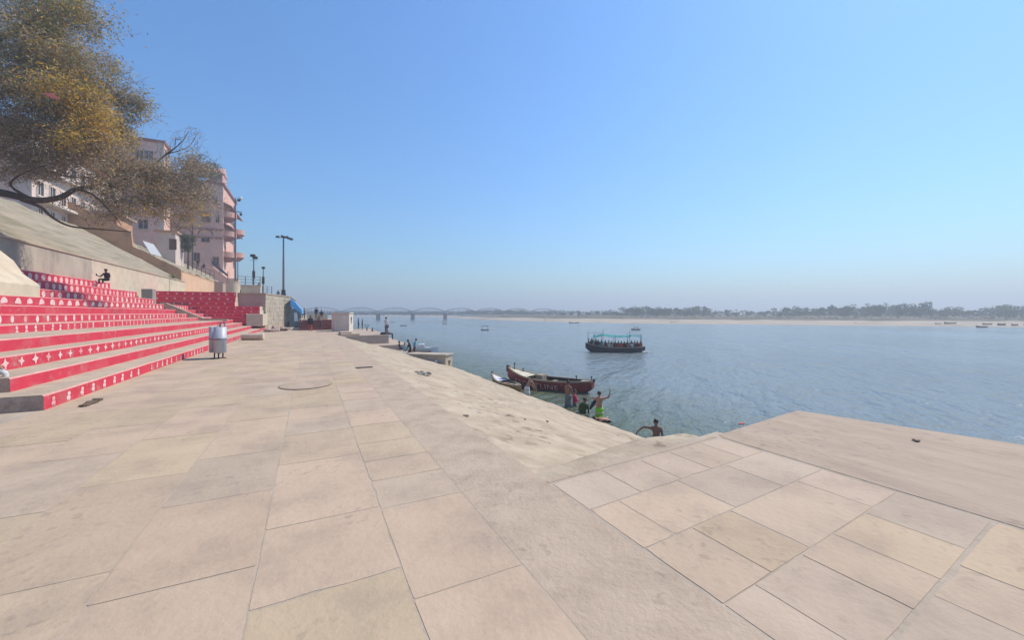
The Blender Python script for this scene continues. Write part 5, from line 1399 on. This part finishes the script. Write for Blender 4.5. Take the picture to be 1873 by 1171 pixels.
RAD = dict(pel=(.155,.115), sp=(.135,.10), ch=(.165,.115), nk=(.055,.055), hb=(.066,.075), hc=(.082,.098), ht=(.055,.062),
  sh=(.068,.068), el=(.045,.045), wr=(.030,.030), ha=(.036,.026), hi=(.092,.092), kn=(.06,.06), an=(.042,.042), to=(.038,.032))
EDGES = [('pel','sp','torso'),('sp','ch','torso'),('ch','nk','neck'),('nk','hb','head'),('hb','hc','head'),('hc','ht','head')]
for s in 'lr': EDGES += [('ch','sh'+s,'torso'),('sh'+s,'el'+s,'uarm'),('el'+s,'wr'+s,'farm'),('wr'+s,'ha'+s,'hand'),('pel','hi'+s,'hips'),('hi'+s,'kn'+s,'thigh'),('kn'+s,'an'+s,'shin'),('an'+s,'to'+s,'foot')]
def pose(**kw):
    d = dict(STAND); d.update(kw); return d
def shifted(d, keys, off):
    for k in keys: d[k] = tuple(a + b for a, b in zip(d[k], off))
    return d
UP = ['sp','ch','nk','hb','hc','ht','shl','ell','wrl','hal','shr','elr','wrr','har']
def sit(drop=.45, lean=0.0):          # seated, seat at z = 0, facing +y
    d = pose(); 
    for k in UP + ['pel']: d[k] = (d[k][0], d[k][1] + lean*(d[k][2]-.95), d[k][2] - .85)
    d.update(hil=(-.1,.03,.09), knl=(-.12,.44,.10), anl=(-.12,.46,.10-drop), tol=(-.13,.60,.05-drop), hir=(.1,.03,.09), knr=(.12,.44,.10), anr=(.12,.46,.10-drop), tor=(.13,.60,.05-drop))
    d.update(ell=(-.25,.06,.27), wrl=(-.17,.28,.16), hal=(-.12,.36,.15), elr=(.25,.06,.27), wrr=(.17,.28,.16), har=(.12,.36,.15))
    return d
def bend(d, ang, piv='pel'):           # bend the upper body forward about the hips
    c, s = math.cos(ang), math.sin(ang); p = d[piv]
    for k in UP:
        x, y, z = d[k]; y -= p[1]; z -= p[2]; d[k] = (x, p[1] + y*c + z*s, p[2] - y*s + z*c)
    return d
def make_body(name, P, mats, parent, hands=False, skirt=False, bulk=1.0):
    """one skinned surface; mats: region -> material"""
    keys = list(P.keys()); idx = {k: i for i, k in enumerate(keys)}
    me = bpy.data.meshes.new(name)
    me.from_pydata([P[k] for k in keys], [(idx[a], idx[b]) for a, b, r in EDGES], [])
    ob = bpy.data.objects.new(name, me); COL.objects.link(ob)
    sk = ob.modifiers.new('Skin', 'SKIN'); sk.use_smooth_shade = True
    for k in keys:
        sv = me.skin_vertices[0].data[idx[k]]
        r = RAD.get(k) or RAD[k[:2]]; b = bulk if k[:2] in ('pe','sp','ch','sh','hi') else 1.0
        sv.radius = (r[0]*b, r[1]*b); sv.use_root = (k == 'pel')
    sb = ob.modifiers.new('Sub', 'SUBSURF'); sb.levels = 1; sb.render_levels = 1
    dg = bpy.context.evaluated_depsgraph_get(); dg.update()
    m2 = bpy.data.meshes.new_from_object(ob.evaluated_get(dg)); bpy.data.objects.remove(ob); bpy.data.meshes.remove(me)
    segs = [(Vector(P[a]), Vector(P[b]), r) for a, b, r in EDGES]
    rad = {'torso':.15,'neck':.06,'head':.09,'uarm':.05,'farm':.04,'hand':.03,'hips':.12,'thigh':.08,'shin':.05,'foot':.04}
    bm = bmesh.new(); bm.from_mesh(m2)
    for sfx in ('l','r') if hands else ():
        w_, h_ = Vector(P['wr'+sfx]), Vector(P['ha'+sfx]); d = (h_-w_).normalized(); sd_ = d.cross(Vector((.3,.2,1))).normalized(); up = sd_.cross(d)
        for q in range(5):
            a = h_ + sd_*((q-1.6)*.018) - d*.005 if q < 4 else w_.lerp(h_, .5) + sd_*-.03
            ln = (.075,.085,.08,.06)[q] if q < 4 else .06
            dd = d if q < 4 else (d*.6 - sd_*.8).normalized()
            pts = [a, a + dd*ln*.5 - up*.004, a + dd*ln*.85 - up*.02]
            rr = [.0095,.0085,.006]; ring = []
            s1 = dd.cross(up).normalized(); s2 = s1.cross(dd)
            for p, r in zip(pts, rr): ring.append([bm.verts.new(p + s1*r*math.cos(k*math.pi/3) + s2*r*math.sin(k*math.pi/3)) for k in range(6)])
            for i in range(2):
                for k in range(6): bm.faces.new([ring[i][k], ring[i][(k+1)%6], ring[i+1][(k+1)%6], ring[i+1][k]])
            bm.faces.new(ring[2])
    # a nose and ears on the head
    hc = Vector(P['hc']); hb = Vector(P['hb']); upv = (Vector(P['ht'])-hb).normalized(); fw = Vector((0,1,0)); fw = (fw - upv*fw.dot(upv)).normalized(); rt = fw.cross(upv)
    for base, size in ((hc - upv*.035 + fw*.098, .020), (hc - upv*.02 + rt*.088, .024), (hc - upv*.02 - rt*.088, .024)):
        res = bmesh.ops.create_icosphere(bm, subdivisions=1, radius=size, matrix=Matrix.Translation(base))
    bm.normal_update()
    order = []; 
    for r in mats: 
        if mats[r] not in order: order.append(mats[r])
    bm.to_mesh(m2); m2.materials.clear()
    for m in order: m2.materials.append(m)
    bm.free(); bm = bmesh.new(); bm.from_mesh(m2)
    for f in bm.faces:
        c = f.calc_center_median(); best = None; bd = 9
        for a, b, r in segs:
            ab = b - a; k = max(0, min(1, (c-a).dot(ab)/max(1e-9, ab.length_squared))); d = (c - (a + ab*k)).length - rad[r]
            if d < bd: bd, best = d, r
        f.material_index = order.index(mats[best]); f.smooth = True
    bm.to_mesh(m2); bm.free()
    m2.name = name
    o = bpy.data.objects.new(name, m2); COL.objects.link(o); o.parent = parent
    # hair cap
    mb = MB(); c0 = hc + upv*.03 - fw*.012
    n, rg = 14, 6
    rows_ = []
    for i in range(rg+1):
        th = i/rg * 1.75
        rows_.append([c0 + (rt*(.092*math.cos(2*math.pi*j/n)) + fw*(.110*math.sin(2*math.pi*j/n)*(1 if math.sin(2*math.pi*j/n) < 0 or th < 1.1 else .93)))*math.sin(th) + upv*(.098*math.cos(th) - (.03 if math.sin(2*math.pi*j/n) < -.2 and th > 1.4 else 0)) for j in range(n)])
    for i in range(rg):
        for j in range(n):
            j2 = (j+1)%n
            if i >= rg-1 and math.sin(2*math.pi*(j+.5)/n) > .25: continue
            mb.poly([rows_[i][j], rows_[i][j2], rows_[i+1][j2], rows_[i+1][j]])
    mb.build('hair', [m_hair], parent, smooth=True)
    return o
def clothing(shirt=None, legs=None, skin=None, sleeves='short', shoes=None, shin=None):
    sk = skin or m_skin; s = shirt or sk; l = legs or sk
    return dict(torso=s, neck=sk, head=sk, uarm=s if shirt and sleeves else sk, farm=s if sleeves == 'long' and shirt else sk, hand=sk, hips=l, thigh=l, shin=(shin or l), foot=shoes or sk)
def person(label, loc, rz, P, mats, scale=1.0, hands=False, group=None, extra=None, bulk=1.0):
    t = empty('person', loc, rz, label, 'person', group); t.scale = (scale,)*3
    make_body('body', P, mats, t, hands, bulk=bulk)
    if extra: extra(t, P)
    return t
def lungi(z0, z1, r0, r1, mat, name='lungi', yo=0.0):
    def f(t, P):
        mb = MB(); n = 9; prof_ = [(r0 + (r1-r0)*i/n + .012*math.sin(i*1.9), z0 + (z1-z0)*i/n) for i in range(n+1)]
        mb.lathe(prof_, (0,yo,0), 18, sx=1.15, sy=.88); mb.build(name, [mat], t, smooth=True)
    return f
FACE = lambda deg: R(deg)             # 0 faces +y (up the promenade), 90 faces -x, -90 faces the river

# --- bathers at the water's edge
BD = -3.62
def bx(u, t_): 
    x, y, Y = at_t(u, t_); return x, y, Y
x, y, Y = bx(1096, 12.25)
P = pose(shl=(-.2,0,1.40), ell=(-.34,.24,1.36), wrl=(-.20,.44,1.28), hal=(-.15,.50,1.24), shr=(.2,0,1.42), elr=(.44,.08,1.46), wrr=(.50,.12,1.70), har=(.49,.12,1.79))
def shorts_stripe(t, P):
    lungi(.50, .98, .185, .15, K['green'], 'swim_shorts')(t, P)
    mb = MB(); mb.lathe([(.195,.70),(.195,.745)], (0,0,0), 18, sx=1.13, sy=.88); mb.build('shorts_stripe', [K['lpink']], t, smooth=True)
    mb = MB(); a = Vector(P['hal']); 
    for q in range(5):
        pass
    pts = [a, a + Vector((-.06,.03,-.22)), a + Vector((-.10,.05,-.5))]
    mb.tube([a + Vector((.12,-.05,.05)), a, a + Vector((-.14,.05,-.22)), a + Vector((-.30,.08,-.5))], [.03,.075,.09,.05], 8); 
    o = mb.build('towel', [K['navy']], t, smooth=True)
person('bare backed bather in lime green swim shorts wringing a dark cloth at the water', (x, y, height(717, Y) - 1.72), FACE(-40), P, clothing(None, K['green'], m_skin, shin=m_skin), 1.0, True, extra=shorts_stripe)
x, y, Y = bx(1200, 12.1)
P = pose(shl=(-.2,0,1.38), ell=(-.47,.10,1.40), wrl=(-.64,.24,1.22), hal=(-.68,.27,1.13), ell2=None) if False else pose(shl=(-.2,0,1.40), ell=(-.46,.08,1.42), wrl=(-.66,.18,1.22), hal=(-.71,.20,1.12), hb=(-.01,.0,1.55), hc=(-.01,.0,1.63))
person('bare bather standing alone in the water with one arm held out, nearest the platform', (x, y, height(768, Y) - 1.72), FACE(-25), P, clothing(None, K['brown'], m_skind), 1.0, True)
x, y, Y = bx(1039, 12.3)
P = pose(ell=(-.24,.10,1.13), wrl=(-.14,.28,1.02), hal=(-.10,.33,1.0), elr=(.24,.10,1.13), wrr=(.14,.28,1.02), har=(.10,.33,1.0))
person('bare chested bather in a long grey lungi standing beside the maroon boat', (x, y, height(697, Y) - 1.72), FACE(-75), P, clothing(None, K['grey'], m_skind), 1.0, True, extra=lungi(.02, 1.0, .19, .15, K['grey']))
x, y, Y = bx(1051, 12.75)
P = pose(ell=(-.24,.12,1.15), wrl=(-.1,.30,1.10), hal=(-.05,.36,1.10), elr=(.26,.06,1.14), wrr=(.2,.26,.98), har=(.17,.33,.93))
person('bather in a hot pink top partly behind the man in the grey lungi', (x, y, height(712, Y) - 1.72), FACE(-110), P, clothing(K['pink'], K['grey'], m_skin, shin=m_skin), .97, True)
x, y, Y = bx(1066, 12.15)
P = bend(sit(.3), .35); 
person('bather crouching in dark wet clothes beside the one in green shorts', (x, y, height(726, Y) - .98), FACE(-60), P, clothing(K['dgreen'], K['purple'], m_skind, 'long'), 1.05, True)
x, y, Y = bx(1115, 12.3)
P = bend(pose(), 1.45); P.update(ell=(-.3,.52,.72), wrl=(-.28,.7,.55), hal=(-.26,.76,.48), elr=(.3,.52,.72), wrr=(.28,.7,.55), har=(.26,.76,.48))
person('bather bent right over in the water with only a bare back showing', (x, y, height(763, Y) - 1.10), FACE(62), P, clothing(None, K['black'], m_skin), 1.0, True)
x, y, Y = bx(964, 11.95)
P = bend(pose(), .55); P.update(hil=(-.095,0,.9))
P.update(ell=(-.24,.42,1.02), wrl=(-.18,.56,.80), hal=(-.15,.60,.73), elr=(.24,.42,1.02), wrr=(.18,.56,.80), har=(.15,.60,.73))
person('bent bather wrapped in a white dhoti in front of the lettered boat', (x, y, height(692, Y) - 1.52), FACE(-95), P, clothing(None, K['white'], m_skin, shin=m_skin), 1.0, True, extra=lungi(.32, 1.0, .23, .16, K['white'], 'dhoti'))

# --- on the red steps
x, y, Y = at_t(196, -14.95)
P = sit(.30, .12); P.update(elr=(.30,.20,.30), wrr=(.24,.45,.36), har=(.22,.53,.40), knl=(-.14,.44,.14), knr=(.14,.46,.12))
def phone(t, P):
    mb = MB(); h_ = P['har']; mb.box((h_[0]-.045,h_[1]+.03,h_[2]-.06),(h_[0]+.035,h_[1]+.045,h_[2]+.1)); mb.build('held_phone', [K['black']], t)
person('person in a plum shirt seated on the top red step, holding a phone', (x, y, 4.80), FACE(155), P, clothing(K['purple'], K['black'], m_skind, 'long', K['grey']), 1.12, True, extra=phone)
x, y, Y = at_t(-30, -6.75)
P = sit(.36, .05)
person('seated person in teal shirt and pale trousers on the red steps at the left edge', (x - .05, y, .67), FACE(-118), P, clothing(K['teal'], K['white'], m_skin, 'short', K['navy']), 1.0, True)

# --- along the promenade and at the shop
def stand_at(u, v, label, rz, mats, P=None, z=0.0, scale=1.0, **kw):
    x, y = ground(u, v, z); return person(label, (x, y, z), rz, P or pose(), mats, scale, **kw)
W = pose(knl=(-.10,.16,.52), anl=(-.10,.22,.10), tol=(-.11,.38,.06), knr=(.10,-.02,.50), anr=(.10,-.24,.14), tor=(.11,-.10,.03), ell=(-.25,-.10,1.13), wrl=(-.24,-.12,.9), hal=(-.24,-.1,.81))
def shawl(t, P):
    mb = MB(); mb.lathe([(.30,.80),(.29,1.0),(.27,1.25),(.19,1.42),(.09,1.5)], (0,-.01,0), 16, sx=1.0, sy=.75); mb.build('shawl', [K['black']], t, smooth=True)
stand_at(568, 607, 'person in orange red trousers and a dark shawl walking away along the promenade', FACE(5), clothing(K['navy'], K['orange'], m_skind, 'long'), W, scale=1.08, extra=shawl)
stand_at(550, 604, 'person in a white shirt and dark trousers standing at the blue tarpaulin shop', FACE(-60), clothing(K['white'], K['black'], m_skin, 'long', K['black']))
stand_at(583, 601.5, 'person in a brown kurta at the maroon brick steps', FACE(30), clothing(K['brown'], K['lpink'], m_skin, 'long'))
x, y, Y = at_s(578.5, 60); person('person in dark blue standing on the pale landing behind the brick wall', (x, y, 1.25), FACE(150), pose(), clothing(K['navy'], K['grey'], m_skin, 'long', K['black']), .98)
x, y, Y = at_s(588, 61.5); person('person in dark blue seated on the low wall behind the maroon bricks', (x, y, 1.72), FACE(170), sit(.42), clothing(K['navy'], K['brown'], m_skin, 'long'), 1.0)
x, y, Y = at_s(557, 66); person('person in grey beside the far low wall, near the blue awning', (x, y, 1.25), FACE(100), pose(), clothing(K['grey'], K['maroon'], m_skin, 'long'), .95)
x, y, Y = at_s(614.5, 62); person('person in white clothes seen above the white kiosk roof', (x, y, 1.23), FACE(100), sit(.3), clothing(K['white'], K['white'], m_skin, 'long'), 1.0)
bpy.context.view_layer.update()
x, y, Y = at_s(609.5, 62); person('person in dark clothes seen above the white kiosk roof', (x, y, 1.23), FACE(-100), sit(.3), clothing(K['black'], K['grey'], m_skin, 'long'), .95)
# --- on the terrace and slope
x, y, Y = at_s(509, 70); person('person sitting on the stone terrace edge beside the lamp mast', (x, y, TZ + .02), FACE(180), sit(.02), clothing(K['grey'], K['black'], m_skind, 'long'), .9)
x, y, Y = at_s(473.5, 68.4); person('person in a maroon top standing at the terrace railing', (x, y, TZ), FACE(200), pose(), clothing(K['maroon'], K['black'], m_skind, 'long'), 1.0)
x, y, Y = at_s(362, 101.5); person('person in black standing behind the dull red railing', (x, y, height(486, Y)-.6), FACE(190), pose(), clothing(K['black'], K['grey'], m_skin), 1.1)
x, y, Y = at_s(373, 101.0); person('person in navy sitting behind the dull red railing', (x, y, height(489, Y)-.2), FACE(170), sit(.3), clothing(K['navy'], K['black'], m_skin), 1.2)
# --- around the landings
x, y, Y = at_s(706, 41.9)
P = pose(ell=(-.22,.12,1.16), wrl=(-.1,.26,1.2), hal=(-.05,.3,1.22), elr=(.25,.02,1.13))
person('person in a white shirt and dark trousers standing on the upper stone landing', (x, y, -.02), FACE(-60), P, clothing(K['white'], K['grey'], m_skin, 'short', K['black']), 1.02)
x, y, Y = at_s(711.5, 41.75)
person('person in a light pink shirt seated on the end of the upper landing, legs hanging', (x - .12, y, -.02), FACE(-90), sit(.55), clothing(K['lpink'], K['navy'], m_skin, 'short'), 1.0)
mb = MB(); mb.ball((0,0,.12), (.34,.2,.13), 0, 10, 7, jit=.08); x, y, Y = at_s(701, 41.6)
o = mb.build('duffel_bag', [K['black']], loc=(x, y, -.02), smooth=True); tag(o, 'black duffel bag on the upper landing at the standing person', 'bag')
x, y, Y = at_s(655.5, 57.5); person('thin person standing at the far landing edge beyond the kiosk', (x, y, -.02), FACE(-80), pose(), clothing(K['grey'], K['navy'], m_skind, 'long'), .85)
x, y, Y = at_s(662.5, 55.0); person('person in black standing on the landing right of the kiosk', (x, y, -.02), FACE(-100), pose(), clothing(K['black'], K['black'], m_skind, 'long'), .8)
x, y, Y = at_s(671, 52.0); person('person in maroon sitting low on the far landing', (x, y, -.40), FACE(-90), sit(.2), clothing(K['maroon'], K['grey'], m_skind), .9)
x, y, Y = at_s(681, 50.0); person('person in navy sitting low on the far landing, nearer the standing pair', (x, y, -.42), FACE(-70), sit(.2), clothing(K['navy'], K['navy'], m_skind), .9)
x, y, Y = at_s(730, 38.9); person('person in black seated on the middle landing', (x, y, -1.36), FACE(-90), sit(.1), clothing(K['black'], K['navy'], m_skind, 'long'), .95)
x, y, Y = at_s(740, 37.6); person('person in a sky blue shirt seated low on the lower stone landing', (x, y, -1.38), FACE(-60), sit(.1), clothing(K['sky'], K['grey'], m_skin), .85)
x, y, Y = at_s(757.5, 36.0)
P = bend(pose(), .25)
person('person in a sky blue shirt standing by the white motor boat', (x, y, height(621, Y) - 1.66), FACE(-80), P, clothing(K['sky'], K['brown'], m_skin, 'short', shin=m_skin), 1.0)
x, y, Y = at_s(751, 35.6)
P = bend(pose(), .30); P.update(ell=(-.25,.24,1.05), wrl=(-.22,.42,.86), hal=(-.2,.48,.78), knl=(-.13,.22,.55), anl=(-.2,.28,.2), tol=(-.2,.42,.15))
person('person in black leaning forward on the lower landing by the white motor boat', (x, y, height(623, Y) - 1.62), FACE(80), P, clothing(K['black'], K['black'], m_skind, 'long', shin=m_skind), 1.0)

# --- passengers: a few figures of their own, then copies
G = 'passengers on the passenger boat'
cols_ = [('black','navy','dark clothes'),('red','maroon','red clothes'),('navy','grey','navy clothes'),('maroon','black','maroon clothes'),('white','grey','white clothes'),('grey','black','grey clothes'),('orange','red','orange clothes'),('teal','navy','teal clothes'),('yellow','brown','yellow clothes')]
prot = {}
def passenger(ci, xl, yl, rz, seat=.50, sc=.74, where=''):
    b = PB.matrix_basis
    lp = Matrix.Translation(PB.location) @ Matrix.Rotation(PB.rotation_euler.z, 4, 'Z') @ Vector((xl, yl, seat))
    c = cols_[ci]
    if ci in prot:
        o = copy_tree(prot[ci]); o.location = lp; o.rotation_euler = (0,0,PB.rotation_euler.z + rz); o.scale = (sc,)*3
    else:
        o = person('x', tuple(lp), PB.rotation_euler.z + rz, sit(.3), clothing(K[c[0]], K[c[1]], m_skind if ci % 2 else m_skin, 'long'), sc, group=G); prot[ci] = o
    o['label'] = 'passenger in %s%s of the dark boat' % (c[2], where)
    return o
pr_ = random.Random(4)
for k in range(16):
    xx = -3.0 + 6.2 * k / 15 + pr_.uniform(-.08,.08)
    f = xx / H1.L + .5; wl = min(.62, H1.half(f) - .22)
    part = 'at the stern' if xx < -1.6 else ('amidships' if xx < 1.3 else 'towards the bow')
    z_ = max(.52, H1.gun(f) - .06)
    c1 = pr_.choice([0,2,3,5,0,7] if xx < -1.6 else ([0,2,1,3,4,5,8,2] if xx < 1.2 else [1,6,1,3,6,4,0]))
    passenger(c1, xx, -wl, 0 + pr_.uniform(-.5,.5), z_, pr_.uniform(.78,.88), ', ' + ORD[k+1] + ' from the stern on the near bench')
    c2 = pr_.choice([0,2,5,3,1,4,7])
    passenger(c2, xx + .15, wl, math.pi + pr_.uniform(-.5,.5), z_ + .05, pr_.uniform(.80,.92), ', ' + ORD[k+1] + ' from the stern on the far bench')
o = passenger(0, -3.35, 0, -1.57, .95, .85, ' steering high at the stern'); 
# two people in the brown boat further out
for q, c in ((-.2,'red'),(.22,'navy'),(.02,'white')):
    lp = Matrix.Translation(MB1.location) @ Matrix.Rotation(MB1.rotation_euler.z, 4, 'Z') @ Vector((q*HB1.L, 0, .18))
    person('tiny person in %s seated in the brown open boat' % c, tuple(lp), MB1.rotation_euler.z + 1.57, sit(.2), clothing(K[c], K['black'], m_skind, 'long'), .95)

# ================================================================ HAZE
mh = bpy.data.materials.new('haze'); mh.use_nodes = True; nt = mh.node_tree; nt.nodes.clear()
oh = nt.nodes.new('ShaderNodeOutputMaterial'); pv = nt.nodes.new('ShaderNodeVolumePrincipled')
pv.inputs['Color'].default_value = (0.83,0.92,1.0,1); pv.inputs['Density'].default_value = HAZE; pv.inputs['Anisotropy'].default_value = 0.25
nt.links.new(pv.outputs[0], oh.inputs['Volume'])
mb = MB(); mb.box((-900,-700,-7), (2900,3000,56))
o = mb.build('haze', [mh]); tag(o, 'pale blue haze over the river', 'haze', kind='stuff')
